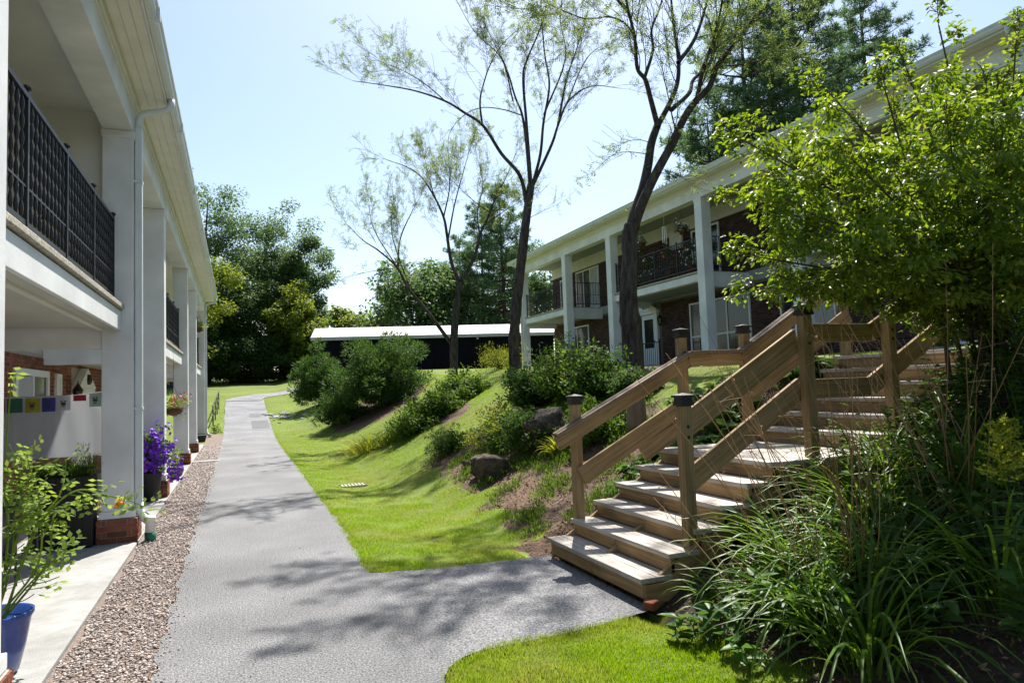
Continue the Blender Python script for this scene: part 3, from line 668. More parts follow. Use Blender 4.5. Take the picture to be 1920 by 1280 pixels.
ZL = z+5*RIS; XL = STX0+5*TRD; XE = 5.22
step(XL, ZL, XE-XL, planks=8)
n2 = 6
for k in range(n2): step(XE+k*TRD, ZL+(k+1)*RIS, TRD if k < n2-1 else 1.8, planks=2 if k < n2-1 else 12)
XT = XE+(n2-1)*TRD; ZT = ZL+n2*RIS
for y in (SY0+.02, SY1-.02, (SY0+SY1)/2):
    spl('stringer', (STX0+.05, y, .02), (XL+.1, y, ZL-.17), .04, .2, 'wood_tan')
    spl('stringer', (XE-.1, y, ZL-.12), (XT+.1, y, ZT-.17), .04, .2, 'wood_tan')
    spl('joist', (XL, y, ZL-.13), (XE, y, ZL-.13), .04, .18, 'wood_tan')
for k, yv in enumerate((SY0-.004, SY1+.004)):
    spl('side_skirt', (STX0+.01, yv, .0725), (STX0+.3, yv, .0725), .03, .14, 'wood_tan')
def post(x, y, z0_, z1_, cap=True):
    p = spl('post', (x, y, z0_), (x, y, z1_), .089, .089, 'wood_tan', (0,1,0), .006)
    if cap:
        B = MB().box(x-.058, x+.058, y-.058, y+.058, z1_+.001, z1_+.03).box(x-.05, x+.05, y-.05, y+.05, z1_+.030, z1_+.065).box(x-.064, x+.064, y-.064, y+.064, z1_+.065, z1_+.082)
        B.add([(x-.064,y-.064,z1_+.082),(x+.064,y-.064,z1_+.082),(x+.064,y+.064,z1_+.082),(x-.064,y+.064,z1_+.082),(x,y,z1_+.10)], [(0,1,4),(1,2,4),(2,3,4),(3,0,4)])
        B.ob('post_cap', 'black_iron', p)
    for zb in (z1_-.16, z1_-.24): MB().box(x-.012, x+.012, y-.052, y-.0446, zb-.012, zb+.012).ob('bolt', 'black_iron', p, bevel=.004)
    return p
for side, y, inn in (('far', SY1-.0, -1), ('near', SY0+.06, 1)):
    near_ = side == 'near'
    if near_: posts = [(3.20, 1.42, True), (4.47, 2.13, True), (5.45, 2.16, False), (6.85, 2.95, True)]
    else: posts = [(3.03, 1.42, True), (4.30, 2.06, True), (5.12, 2.10, True), (6.60, 2.85, True)]
    for (x, zt, cap) in posts: post(x, y, float(terr(x, y))-.06, zt, cap)
    yo = y+inn*.075     # handrail on the inner face of the posts
    if near_:
        # middle boards only on the near side, as wide planks between posts
        A = [((3.2, y, .80), (4.45, y, 1.52), .18), ((4.5, y, 1.50), (5.25, y, 1.50), .17), ((5.25, y, 1.50), (6.95, y, 2.42), .17)]
        for a, c, h in A: spl('rail_board', (a[0]+.02, yo, a[2]), (c[0]+.02, yo, c[2]), .036, h, 'wood_tan')
        for a, c, h in [((4.5, y, 1.985), (5.3, y, 1.985), .16), ((5.3, y, 1.985), (6.95, y, 2.86), .16)]:
            spl('rail_board', (a[0]+.02, yo, a[2]), (c[0]+.02, yo, c[2]), .036, h, 'wood_tan')
        spl('rail_board', (3.22, yo, 1.235), (4.45, yo, 1.93), .036, .19, 'wood_tan')
    else:
        K = [((2.79, 1.13), (4.33, 1.885)), ((4.33, 1.885), (5.02, 1.895)), ((5.02, 1.895), (6.75, 2.90))]
        for a, c in K:
            spl('rail_board', (a[0], yo, a[1]-.075), (c[0], yo, c[1]-.075), .036, .13, 'wood_tan')
            spl('handrail', (a[0]-.01, yo-.035, a[1]+.01), (c[0]+.01, yo-.035, c[1]+.01), .055, .036, 'wood_rail')
            spl('handrail', (a[0]-.01, yo+.035, a[1]+.012), (c[0]+.01, yo+.035, c[1]+.012), .06, .036, 'wood_rail')
        for a, c, h in [((3.03, .74), (4.3, 1.38), .18), ((3.72, .90), (5.05, 1.62), .17), ((5.1, 1.44), (6.6, 2.30), .17)]: spl('rail_board', (a[0], yo, a[1]), (c[0], yo, c[1]), .036, h, 'wood_tan')
# ------------------------------------------------------------------ woody plants
def spline(P, k=6):
    P = np.array(P, float); Q = np.vstack([2*P[0]-P[1], P, 2*P[-1]-P[-2]]); out = []
    for i in range(1, len(Q)-2):
        for t in np.linspace(0, 1, k, endpoint=False):
            a, b_, c, d = Q[i-1], Q[i], Q[i+1], Q[i+2]
            out.append(.5*((2*b_)+(-a+c)*t+(2*a-5*b_+4*c-d)*t*t+(-a+3*b_-3*c+d)*t**3))
    return np.array(out+[P[-1]])
class Wood:
    def __init__(s, seed, wander=.12, upb=.12, ang=(25, 55)):
        s.t = []; s.tips = []; s.r = np.random.default_rng(seed); s.wander, s.upb, s.ang = wander, upb, ang
    def turn(s, d, lo=None, hi=None):
        lo, hi = (lo, hi) if lo is not None else s.ang
        a = math.radians(s.r.uniform(lo, hi)); p = unit(np.cross(d, rdir(1, s.r)[0])); return unit(d*math.cos(a)+p*math.sin(a)+np.array([0,0,s.upb]))
    def branch(s, p, d, L, r, lvl, kids=(5, 4, 3), shrink=.55, tipk=1):
        n = 4+lvl; P = [np.array(p, float)]; d = unit(np.array(d, float))
        for i in range(n): d = unit(d+s.r.normal(size=3)*s.wander+np.array([0,0,s.upb*.3])); P.append(P[-1]+d*L/n)
        P = np.array(P); s.t.append((P, np.linspace(r, max(r*.35, .003), len(P)))); s.kids(P, L, r, lvl, kids, shrink, .25)
    def kids(s, P, L, r, lvl, kids, shrink, t0):
        if lvl <= 0:
            for i in range(1, len(P)): s.tips.append((P[i], unit(P[i]-P[i-1])))
            return
        k = kids[min(lvl-1, len(kids)-1)] if not callable(kids) else kids(lvl)
        for t in t0+(1-t0)*(np.arange(k)+s.r.random(k))/k:
            i = min(int(t*(len(P)-1)), len(P)-2); f = t*(len(P)-1)-i; q = P[i]*(1-f)+P[i+1]*f; d = unit(P[i+1]-P[i])
            s.branch(q, s.turn(d), L*shrink*s.r.uniform(.6, 1.2)*(1.15-.5*t), max(.003, r*(.55-.2*t)), lvl-1, kids, shrink)
        s.branch(P[-1], unit(P[-1]-P[-2]), L*shrink*.7, max(.003, r*.35), lvl-1, kids, shrink)
    def limb(s, P, r0, r1, lvl, kids, shrink, Lk, t0=.3):
        """a traced limb, then side branches of its own"""
        P = spline(P); s.t.append((P, np.linspace(r0, r1, len(P)))); s.kids(P, Lk, r1*1.6, lvl, kids, shrink, t0); return P
def pinnate(tips, r, n_leaf=2, L=.17, pairs=5, ll=.05, lw=.02, keep=1.):
    """feathery compound leaves along twig tips"""
    T = np.array([p for p, d in tips]); D = np.array([d for p, d in tips]); sel = r.random(len(T)) < keep; T, D = T[sel], D[sel]
    T = np.repeat(T, n_leaf, 0); D = np.repeat(D, n_leaf, 0); n = len(T)
    R = unit(D*.4+r.normal(size=(n, 3))*.7+np.array([0,0,-.15])); S = unit(np.cross(R, np.array([0,0,1.])+r.normal(size=(n, 3))*.3)); parts = []
    for k in range(pairs):
        q = T+R*(L*(k+.6)/pairs)+np.array([0,0,-.25])*(L*((k+.6)/pairs)**2)[..., None] if False else T+R*(L*(k+.6)/pairs)
        for sg in (-1, 1):
            dd = unit(S*sg+R*.35+r.normal(size=(n, 3))*.12+np.array([0,0,-.15])); parts.append(leaf_arrays(q, dd, np.cross(R, S)+r.normal(size=(n, 3))*.3, ll*(.7+.5*r.random(n)), lw))
    return joinVF(parts)
TREE_ROW = []
def locust(name_label, base, trunk, limbs, d, r, seed, dens):
    """trunk and limbs traced at depth d (a limb carries its own depth drift), the rest grows"""
    W_ = Wood(seed, .15, .16, (18, 48)); root = thing('honey_locust_tree', name_label, 'tree', base)
    P = np.array([base-np.array([0,0,.15])]+[pix(x, y, d) for x, y in trunk]); P = spline(P)
    rad = np.interp(np.arange(len(P)), [0, 3, len(P)-1], [r*1.2, r*1.0, r*.66]); tb = MB().tube(P, rad*(1+.05*W_.r.normal(size=len(P))), 12)
    for (pts, dr, r0, r1, lvl) in limbs:
        r0, r1 = r0*.86, r1*.86
        n = len(pts); W_.limb([pix(x, y, d+dr*i/(n-1)) for i, (x, y) in enumerate(pts)], r*r0, r*r1, lvl, (8, 9, 6), .56, 2.5 if lvl > 1 else 1.2, .22)
    tr = tb.ob('trunk', 'bark', None, True); under(tr, root)
    lb = tubes([t_ for t_ in W_.t], 6).ob('limbs', 'bark', None, True); under(lb, root)
    V, F = pinnate(W_.tips, W_.r, dens[0], .19, 5, .055, .022, dens[1])
    under(arrays('foliage', V, F, 'leaf_locust'), root); return W_
t3b = T3(7.3, 11.7)
locust('tall dark-trunked locust forking low in front of the right building, nearest of the three', t3b, [(1186, 640), (1178, 560), (1182, 490), (1180, 445), (1184, 420)],
  [([(1181, 450), (1188, 405), (1205, 355), (1215, 310), (1221, 270), (1233, 234)], .1, .62, .42, 0),
   ([(1233, 236), (1221, 190), (1210, 150), (1195, 128), (1190, 70), (1178, 20), (1165, -50), (1150, -130)], -1.2, .34, .08, 2),
   ([(1208, 148), (1224, 95), (1222, 55), (1240, 5), (1250, -70)], .6, .2, .06, 2),
   ([(1234, 234), (1255, 195), (1270, 155), (1272, 110), (1264, 55), (1258, -5), (1250, -90)], .8, .34, .08, 2),
   ([(1271, 118), (1300, 78), (1318, 30), (1332, -30), (1340, -100)], 1.5, .26, .07, 2),
   ([(1258, 207), (1292, 175), (1300, 150), (1330, 120), (1352, 60), (1368, -5), (1380, -80)], 2.0, .28, .07, 2),
   ([(1183, 450), (1194, 408), (1214, 358), (1237, 312), (1263, 265), (1281, 225), (1304, 190), (1330, 163), (1346, 122), (1382, 78), (1412, 38), (1445, -5), (1480, -80)], -1.0, .62, .11, 2),
   ([(1346, 125), (1385, 122), (1420, 115), (1455, 100)], -1.4, .13, .03, 2),
   ([(1306, 194), (1318, 130), (1336, 80), (1352, 15), (1360, -60)], -1.8, .28, .07, 2),
   ([(1190, 65), (1168, 42), (1140, 32), (1100, 36), (1060, 22), (1020, 4)], -1.6, .13, .03, 2),
   ([(1180, 25), (1125, -30), (1040, -62), (960, -75), (880, -70)], -.3, .16, .04, 2), ([(1150, -20), (1080, -90), (1000, -130), (930, -150)], -1.2, .14, .04, 2), ([(1100, -45), (1060, -20), (1000, -25)], .8, .08, .02, 2),  # unseen limbs above the view, added to dapple lawn and path with shade
   ([(1218, 290), (1180, 285), (1150, 290), (1118, 318)], -.8, .05, .015, 1), ([(1226, 330), (1260, 322), (1300, 348)], -.9, .05, .015, 1), ([(1222, 268), (1190, 262), (1155, 275)], .5, .05, .015, 1)],
  13.6, .205, 3, (2, .42))
t2b = T3(7.2, 17.6)
locust('tall slender locust with a fan of bare limbs, middle of the three', t2b, [(964, 660), (966, 600), (974, 520), (982, 450), (990, 385), (996, 345)],
  [([(988, 385), (975, 330), (940, 288), (906, 236), (870, 211), (835, 190), (780, 171), (720, 160), (662, 152)], -1.5, .42, .05, 2),
   ([(835, 190), (800, 160), (760, 135), (705, 112)], -2.5, .13, .03, 2), ([(904, 234), (900, 192), (906, 160), (920, 120), (945, 80), (985, 45)], .8, .22, .05, 2),
   ([(994, 350), (986, 260), (978, 212), (966, 182), (950, 130), (930, 88), (900, 30)], 1.2, .33, .06, 2), ([(977, 216), (945, 206), (905, 202), (870, 216), (843, 250), (840, 290)], -.8, .12, .03, 1),
   ([(996, 350), (987, 230), (981, 145), (990, 108), (1014, 50), (1032, -20)], -.5, .33, .07, 2), ([(998, 348), (1013, 290), (1019, 230), (1030, 160), (1021, 100), (1015, 20), (1014, -60)], .6, .33, .07, 2),
   ([(1000, 346), (1034, 272), (1046, 236), (1066, 190), (1108, 162), (1165, 166)], -1.0, .33, .04, 2), ([(1046, 236), (1062, 150), (1082, 90), (1102, 20)], 1.5, .26, .06, 2),
   ([(1060, 200), (1100, 110), (1142, 78)], 2.4, .16, .04, 2), ([(985, 412), (1010, 400), (1055, 378)], -.6, .07, .02, 1), ([(962, 190), (940, 110), (890, 60), (850, -10)], 2.0, .16, .04, 2), ([(1020, 215), (1060, 110), (1050, 30), (1065, -50)], 2.0, .2, .05, 2)],
  19.0, .165, 5, (2, .36))
t1b = T3(6.77, 22.1)
locust('smaller locust with a low leaning left stem, farthest of the three', t1b, [(851, 680), (852, 620), (858, 560), (863, 528)],
  [([(862, 530), (846, 490), (838, 440), (832, 408), (815, 370), (790, 332), (760, 312), (725, 300)], -1.2, .5, .05, 2), ([(832, 406), (842, 360), (846, 320), (870, 290)], 1.2, .22, .05, 2),
   ([(865, 527), (890, 480), (900, 440), (915, 408), (930, 370), (950, 330), (968, 285)], .8, .55, .06, 2), ([(900, 440), (895, 400), (905, 350), (900, 310)], 1.6, .2, .05, 2),
   ([(847, 645), (815, 602), (790, 570), (765, 540), (745, 502), (710, 470), (680, 450), (648, 418)], -1.5, .55, .05, 2), ([(746, 502), (750, 450), (770, 402), (792, 362)], 1.0, .26, .05, 2),
   ([(738, 503), (700, 508), (645, 520)], -1.0, .12, .02, 1), ([(920, 400), (880, 370), (850, 340)], -.8, .14, .03, 2), ([(840, 450), (852, 385), (868, 325), (882, 275)], -1.2, .26, .05, 2), ([(815, 372), (802, 322), (792, 278)], 1.4, .16, .04, 2), ([(744, 500), (702, 432), (690, 378)], 1.6, .18, .04, 2), ([(905, 425), (942, 398), (978, 376)], -1.4, .18, .04, 2), ([(770, 545), (735, 440), (740, 380)], 1.2, .2, .04, 2)],
  23.0, .15, 8, (2, .34))

def broadleaf(label, x, y, H, rx, rz, seed, m_, nclump=90, per=110, size=.27, zc=None, group=None, name='broadleaf_tree', squat=1.):
    """tree with limbs to leaf clumps spread unevenly through an egg-shaped crown"""
    r = np.random.default_rng(seed); b_ = T3(x, y); root = thing(name, label, 'tree', b_, group); zc = zc or H-rz
    C = rdir(nclump, r)*(r.random((nclump, 1))**.38)*np.array([rx, rx, rz]); lump = 1+.22*np.sin(C[:, :1]*1.3+seed)+.2*np.sin(C[:, 2:]*1.1+2*seed); C = C*lump+b_+np.array([0,0,zc])
    C[:, 2] = np.maximum(C[:, 2], b_[2]+.4)
    tb = MB().tube(spline([b_-[0,0,.3], b_+[.1, 0, H*.3], b_+[-.15, .1, H*.6], b_+[.1, 0, H*.9]]), np.linspace(.03*H*.55, .04, 19), 8).ob('trunk', 'bark', None, True); under(tb, root)
    L_ = []
    for c in C[::3]:
        t = r.uniform(.25, .7); p = b_+np.array([0,0,min(H*t, c[2]-b_[2])]); L_.append((spline([p, p*.5+c*.5+r.normal(size=3)*.25, c], 4), np.linspace(.05, .012, 9)))
    under(tubes(L_, 5).ob('limbs', 'bark', None, True), root)
    R = rx*r.uniform(.16, .34, nclump); under(arrays('crown', *blob_leaves(C, R, per, size, .6, 'droop', r, .15, .75), m_), root)
    return root
G1 = 'trees beyond the far lawn'
D_ = [(-7.2, 47, 13.0, 3.6, 5.0, 21, 'leaf_maple', 'pale yellow-green tree rising right behind the left building roof'), (-3.6, 45.5, 9.5, 3.0, 4.0, 22, 'leaf_maple', 'lower yellow-green tree with rounded crown beside the left building'),
      (-2.0, 55, 16.2, 3.9, 6.2, 23, 'leaf_oak', 'tallest dark oak with a pointed top behind the far lawn'), (2.3, 57, 15.2, 3.6, 6.0, 24, 'leaf_oak', 'broad dark oak whose right crown leans over the shed'),
      (4.4, 54, 11.6, 2.5, 4.4, 25, 'leaf_oak', 'round dark oak just left of the shed roof, reaching toward open sky'), (3.3, 50.5, 7.2, 2.4, 3.2, 26, 'leaf_maple', 'light green bushy tree at the left end of the shed'), (-11, 52, 15, 5, 6, 27, 'leaf_oak', 'dark tree half hidden behind the left building end'), (-.4, 50.5, 8.5, 3.2, 3.9, 28, 'leaf_dark', 'deep green tree in the middle of the shaded wood edge')]
for (x, y, H, rx, rz, sd_, m_, lb) in D_: x, y, H, rx, rz = x*1.2, y*1.2, H*1.13, rx*1.18, rz*1.15; broadleaf(lb, x, y, H, rx, rz, sd_, m_, 130, 210, .21, group=G1)
for k, (x, y, H, rx, lb) in enumerate([(-5.5, 46.5, 4.2, 2.2, 'dark understory shrub near the left building corner under the trees'), (-1.8, 48.5, 4.4, 2.4, 'dark understory shrub left of centre under the tall oak'), (1.6, 49.8, 4.6, 2.4, 'dark understory shrub right of centre under the tall oak'), (4.6, 50.0, 4.0, 1.9, 'dark leafy shrub between the lawn top and the shed end'), (-8.6, 47, 4.4, 2.4, 'dark understory shrub hidden behind the left building'), (.0, 51.5, 4.6, 2.4, 'dark understory shrub at the back of the shaded wood'), (3.2, 51.8, 3.8, 2.0, 'dark understory shrub beside the shed corner'), (-3.6, 50, 4.4, 2.4, 'dark understory shrub deep in the wood, left')]):
    x, y, H, rx = x*1.2, y*1.2, H*1.15, rx*1.2; broadleaf(lb, x, y, H, rx, H*.5, 40+k, 'leaf_dark', 90, 160, .20, zc=H*.45, group='shrubs under the far trees', name='understory_shrub')['category'] = 'shrub'
def conifer(label, x, y, H, r0, seed, m_, kind='pine', group=None, zb=.22, tuft=12, tl=.36):
    """whorled limbs up a straight trunk, needle tufts along the outer limbs"""
    r = np.random.default_rng(seed); b_ = T3(x, y); root = thing('%s_tree' % kind, label, 'tree', b_, group)
    lean = r.normal(size=2)*.01*H; top = b_+np.array([lean[0], lean[1], H]); L_ = []; T_ = []; U_ = []
    under(MB().tube(np.linspace(b_-[0,0,.3], top, 12), np.linspace(.016*H, .02, 12), 8).ob('trunk', 'bark_pine', None, True), root)
    z = zb
    while z < .985:
        p = b_+(top-b_)*z; nb = int(r.integers(4, 7)); a0 = r.uniform(0, 6.28); prof = math.sin(math.pi*min(1, (1-z)*.62+.03))**.8 if kind == 'pine' else (1-z)**.85
        for j in range(nb):
            if r.random() < (.18 if kind == 'pine' else .05): continue
            a = a0+6.283*j/nb+r.normal()*.25; Lb = r0*prof*r.uniform(.6, 1.15)+.25; el = r.uniform(-.05, .35) if kind == 'pine' else r.uniform(-.25, .1)
            d = np.array([math.cos(a)*math.cos(el), math.sin(a)*math.cos(el), math.sin(el)]); e = p+d*Lb+np.array([0,0,.12*Lb if kind == 'pine' else -.05*Lb])
            P = spline([p, p+d*Lb*.5-np.array([0,0,.04*Lb]), e], 4); L_.append((P, np.linspace(.05*Lb*.35+.01, .008, len(P))))
            nt_ = max(4, int(Lb*(13 if kind == 'pine' else 9))); s_ = np.cross(d, [0,0,1.])
            for q in range(nt_):
                t = .28+.72*r.random(); c = p+(e-p)*t+s_*r.normal()*.22*Lb*(1.1-t)*1.2+np.array([0,0,r.normal()*.10+.06]); T_.append(c); U_.append(unit(d*.8+np.array([0,0,.55])+r.normal(size=3)*.3))
        z += r.uniform(.5, .95)/H*1.15
    under(tubes(L_, 4).ob('limbs', 'bark_pine', None, True), root)
    T_ = np.repeat(np.array(T_), tuft, 0); U_ = np.repeat(np.array(U_), tuft, 0); n = len(T_)
    D = unit(U_*.75+rdir(n, r)); V, F = leaf_arrays(T_+D*.03, D, rdir(n, r), tl*(.6+.7*r.random(n)), .05)
    under(arrays('needles', V, F, m_), root)
G2 = 'pines behind the right building'
for k, (px, d, H, r0, lb) in enumerate([(1350, 40, 15.5, 4.4, 'lowest pine left of the others above the right roof'), (1420, 41, 24, 5.4, 'tall feathery pine rising above the middle of the right roof'), (1520, 43, 27, 5.4, 'tall dark pine second from the right above the roof'), (1665, 45, 27, 5.6, 'pine with open branches at the right edge of the group above the roof'), (1475, 38, 18, 4.6, 'shorter pine standing closest behind the right roof')]):
    q = pix(px, 600, d); conifer(lb, q[0], q[1], H, r0, 60+k, 'leaf_pine', 'pine', G2, .25)
G3 = 'trees behind the shed'
for k, (px, d, H, r0, kd, lb) in enumerate([(722, 78, 12.0, 2.6, 'spruce', 'hazy far spruce, left of the pair beyond the shed'), (752, 74, 12.5, 2.6, 'spruce', 'hazy far spruce, right of the pair beyond the shed'), (905, 60, 14.4, 3.6, 'pine', 'tall dark pine behind the middle of the shed roof'), (948, 57, 15.2, 3.6, 'pine', 'dark pine behind the shed beside the right building end'), (868, 66, 12.8, 3.4, 'pine', 'paler pine behind the shed to the left of the tall one')]):
    q = pix(px, 600, d); conifer(lb, q[0], q[1], H, r0, 80+k, 'leaf_pine' if kd == 'pine' else 'leaf_spruce', kd, G3, .12)
for k, (px, d, H, rx, m_, lb) in enumerate([(775, 58, 8.4, 4.6, 'leaf_oak', 'rounded grey-green tree doming over the shed roof'), (840, 62, 9.0, 4.0, 'leaf_oak', 'grey-green tree between the round one and the pines'), (655, 70, 6.6, 3.2, 'leaf_maple', 'pale bushy tree peeking over the shed left end'), (985, 64, 11, 4.2, 'leaf_oak', 'green tree glimpsed behind the right building end')]):
    q = pix(px, 600, d); broadleaf(lb, q[0], q[1], H, rx, H*.44, 90+k, m_, 90, 110, .34, group=G3)

# ------------------------------------------------------------------ shed
A = pix(582, 632, 42); Bq = pix(1045, 622, 44.5); A[2] = Bq[2] = 0; ux = unit(Bq-A); Ls = float(np.linalg.norm(Bq-A)); zg = 2.0
sh = thing('shed', 'long low dark shed with a white roof beyond the lawn', 'shed', (float(A[0]), float(A[1]), zg)); sh.rotation_euler = (0, 0, math.atan2(ux[1], ux[0]))
def sp(B, name, m_, bevel=0, par=None): return B.ob(name, m_, par or sh, bevel=bevel)
HE = 5.02-zg
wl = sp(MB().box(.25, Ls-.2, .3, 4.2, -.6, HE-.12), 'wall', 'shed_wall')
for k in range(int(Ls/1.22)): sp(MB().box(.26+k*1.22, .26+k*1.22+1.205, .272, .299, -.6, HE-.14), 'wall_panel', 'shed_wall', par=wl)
rf = sp(MB().prism([(.0, HE), (2.3, HE+.78), (4.6, HE), (4.6, HE-.06), (2.3, HE+.71), (.0, HE-.06)], 'x', 0, Ls), 'roof', 'shed_roof')
for k in range(1, int(Ls/.9)): sp(MB().beam((k*.9, .01, HE+.012), (k*.9, 2.28, HE+.785), .03, .03), 'roof_seam', 'shed_roof', par=rf)
sp(MB().box(0, Ls, -.03, .0, HE-.20, HE+.01), 'fascia', 'shed_roof')
sp(MB().box(Ls*.66, Ls*.66+.12, .0, .27, HE-.34, HE-.22), 'lamp', 'rock_pale')
# ------------------------------------------------------------------ shrubs, beds and rocks
def dist_axis(p): return float((np.asarray(p)-CAM)@fw)
def shrub(label, base, rx, h, m_, seed, ncl=40, per=70, size=.07, asp=.5, mode='rand', rcl=.3, name='shrub', cat='shrub', group=None, fold=False, stems=10, shell=.1, flat=1.0, ry=None):
    """stems from the base to leaf clumps filling a low dome"""
    r = np.random.default_rng(seed); base = np.array(base, float); root = thing(name, label, cat, base, group); ry = ry or rx
    d = rdir(ncl, r); d[:, 2] = np.abs(d[:, 2]); C = base+d*(r.random((ncl, 1))**.4)*np.array([rx, ry, h*.88])*(1+.16*r.normal(size=(ncl, 1)))+np.array([0,0,h*.10])
    C[:, 2] = np.maximum(C[:, 2], np.array([terr(c[0], c[1]) for c in C])+.05)
    L_ = [(spline([base+r.normal(size=3)*.05*rx*np.array([1,1,0])-[0,0,.05], base*.5+c*.5+np.array([0,0,.12*h]), c], 3), np.linspace(.012+.01*rx, .004, 7)) for c in C[::max(1, ncl//stems)]]
    under(tubes(L_, 4).ob('stems', 'twig', None, True), root)
    under(arrays('foliage', *blob_leaves(C, rcl*rx*r.uniform(.7, 1.3, ncl), per, size, asp, mode, r, shell, flat, fold), m_), root); return root
def juniper(label, base, rx, h, seed, ncl=90, per=60, size=.16):
    return shrub(label, base, rx, h, 'leaf_juniper', seed, ncl, per, size, .2, 'out', .20, 'juniper', 'shrub', 'junipers on the bank', shell=.35, stems=14)
def at(px, d): q = pix(px, 700, d); return T3(q[0], q[1])
juniper('large dark green spreading juniper in front of the shed', at(722, 26), 1.65, 2.45, 101, 230, 190, .15)
juniper('upright juniper left of the big one at the path bend', at(603, 33), 1.25, 2.6, 102, 130, 170, .17)
juniper('low clipped juniper mound below the big one', at(640, 26), 1.0, 1.05, 103, 100, 170, .12)
juniper('small round juniper alone on the mown slope', ground(838, 848), .45, .40, 104, 50, 130, .06)
G4 = 'shrubs in the sloping beds'
B_ = [('arching green shrub at the top of the middle bed', at(868, 17.6), .68, .68, 'leaf_shrub', 111, .085), ('leafy green perennial clump filling the middle bed', at(818, 16.8), .72, .55, 'leaf_shrub', 112, .085), ('small leafy clump at the low end of the middle bed', at(775, 16.4), .6, .5, 'leaf_shrub', 113, .075),
      ('dense green shrub at the foot of the building end column', at(1005, 13.0), .65, .75, 'leaf_weed', 114, .075), ('tall twiggy shrub between the boulder and the columns', at(1075, 12.4), .85, .95, 'leaf_shrub', 115, .075), ('dark dense shrub at the foot of the nearest locust', at(1130, 11.6), .62, .60, 'leaf_weed', 116, .075),
      ('low leafy plant right of the yellow fern under the shrubs', at(1120, 9.6), .5, .5, 'leaf_shrub', 117, .06), ('dark leafy plant left of the yellow fern above the boulder', at(1000, 10.6), .55, .6, 'leaf_weed', 118, .06), ('rounded leafy shrub at the top of the lawn by the terrace', at(1195, 10.6), .4, .38, 'leaf_weed', 119, .07)]
for lb, b_, rx, h, m_, sd_, sz in B_: shrub(lb, b_, rx, h, m_, sd_, 60, 90, sz, .5, 'rand', .3, group=G4)
shrub('loose yellow-tinged azalea left of the big boulder', ground(935, 835), .60, .72, 'leaf_yellow', 121, 46, 60, .06, .45, group=G4, name='azalea'); 
shrub('green lower growth under the yellow-tinged azalea', ground(955, 838), .45, .42, 'leaf_shrub', 122, 30, 60, .055, .45, group=G4)
shrub('pale tan-green bushy clump at the crest of the lawn', at(938, 20.5), .75, .7, 'leaf_yellow', 123, 50, 70, .06, .3, 'up', group=G4, name='spirea')
def strap_clump(label, base, n, L, Wd, m_, seed, arch=(.9, 1.9), el=(45, 85), name='daylily_clump', cat='plant', group=None, spread=.10):
    r = np.random.default_rng(seed); base = np.array(base, float); root = thing(name, label, cat, base, group)
    a = r.uniform(0, 6.283, n); e = np.radians(r.uniform(el[0], el[1], n)); D = np.stack([np.cos(a)*np.cos(e), np.sin(a)*np.cos(e), np.sin(e)], 1)
    P = base+np.stack([np.cos(a), np.sin(a), np.zeros(n)], 1)*spread*r.random((n, 1)); P[:, 2] = [terr(p[0], p[1])-.01 for p in P]
    V, F = ribbon(P, D, L*r.uniform(.55, 1.15, n), Wd*r.uniform(.7, 1.2, n), r.uniform(arch[0], arch[1], n), 6, r)
    under(arrays('leaves', V, F, m_), root); return root
strap_clump('bright yellow-green daylily drift at the low end of the middle bed', at(690, 17.3), 120, .7, .03, 'leaf_golden', 131, spread=.7)
strap_clump('second pale daylily drift just right of the yellow one', at(735, 17.0), 110, .65, .03, 'leaf_shrub', 132, spread=.5)
strap_clump('bright yellow fern above the big boulder', at(1040, 9.9), 110, .36, .03, 'leaf_golden', 133, spread=.15, name='fern')
def boulder(label, c, s, seed, name='boulder', m_='rock', cat='rock', group=None):
    """faceted stone from a displaced sphere"""
    import bmesh
    r = np.random.default_rng(seed); bm = bmesh.new(); bmesh.ops.create_icosphere(bm, subdivisions=4, radius=1.0)
    pl = rdir(16, r); pl[:6] = unit(np.array([[1,.1,0],[-1,.1,.1],[0,1,0],[.1,-1,.05],[0,.15,1],[.1,0,-1.]])+r.normal(size=(6, 3))*.12); off = r.uniform(.5, .9, 16)
    for v in bm.verts:
        p = np.array(v.co)
        for n_, o_ in zip(pl, off):
            k = p@n_
            if k > o_: p = p-n_*(k-o_)*.9
        p = p*(1+.05*math.sin(9*p[0]+seed)*math.sin(8*p[2]+2)+.03*math.sin(21*p[1])*math.sin(19*p[0])+.04*math.sin(15*p[2]+seed)*math.sin(13*p[1]+p[0]*7)+.018*math.sin(33*p[0]+2)*math.sin(37*p[2])*math.sin(29*p[1])+.012*r.normal()); v.co = p*np.array(s)
    me = bpy.data.meshes.new(name); bm.to_mesh(me); bm.free(); o = link(name, me, m_, None, True); o.location = c; o.rotation_euler = (0, 0, r.uniform(0, 6.28))
    return tag(o, label, cat, group)
q = ground(1022, 832); boulder('large dark blocky boulder set in the bank above the stairs', q+[0,0,.22], (.50, .42, .40), 6, group='boulders in the bank')
q = ground(915, 892); boulder('lower mossy brown boulder below the azalea', q+[0,0,.14], (.42, .34, .28), 9, group='boulders in the bank')
q = ground(880, 880); boulder('small pale-topped rock at the foot of the lower boulder', q+[0,0,.05], (.16, .14, .11), 12, group='boulders in the bank')
# drain outfall of pale stones
q0 = ground(535, 782); r = np.random.default_rng(77)
for k in range(34):
    u_, v_ = r.normal(), r.normal(); x = q0[0]+u_*.5; y = q0[1]+v_*1.3; s_ = r.uniform(.07, .2)
    boulder('%s pale stone %s of the heap beside the path bend' % ('small' if s_ < .11 else 'middling' if s_ < .155 else 'large', ('at the near end' if v_ < -.6 else 'at the far end' if v_ > .6 else 'in the middle')+(', path side' if u_ < 0 else ', lawn side')), (x, y, float(terr(x, y))+.02), (s_, s_*.8, s_*.45), 200+k, 'outfall_stone', 'rock_pale', 'stone', 'pale stones heaped by the path bend')
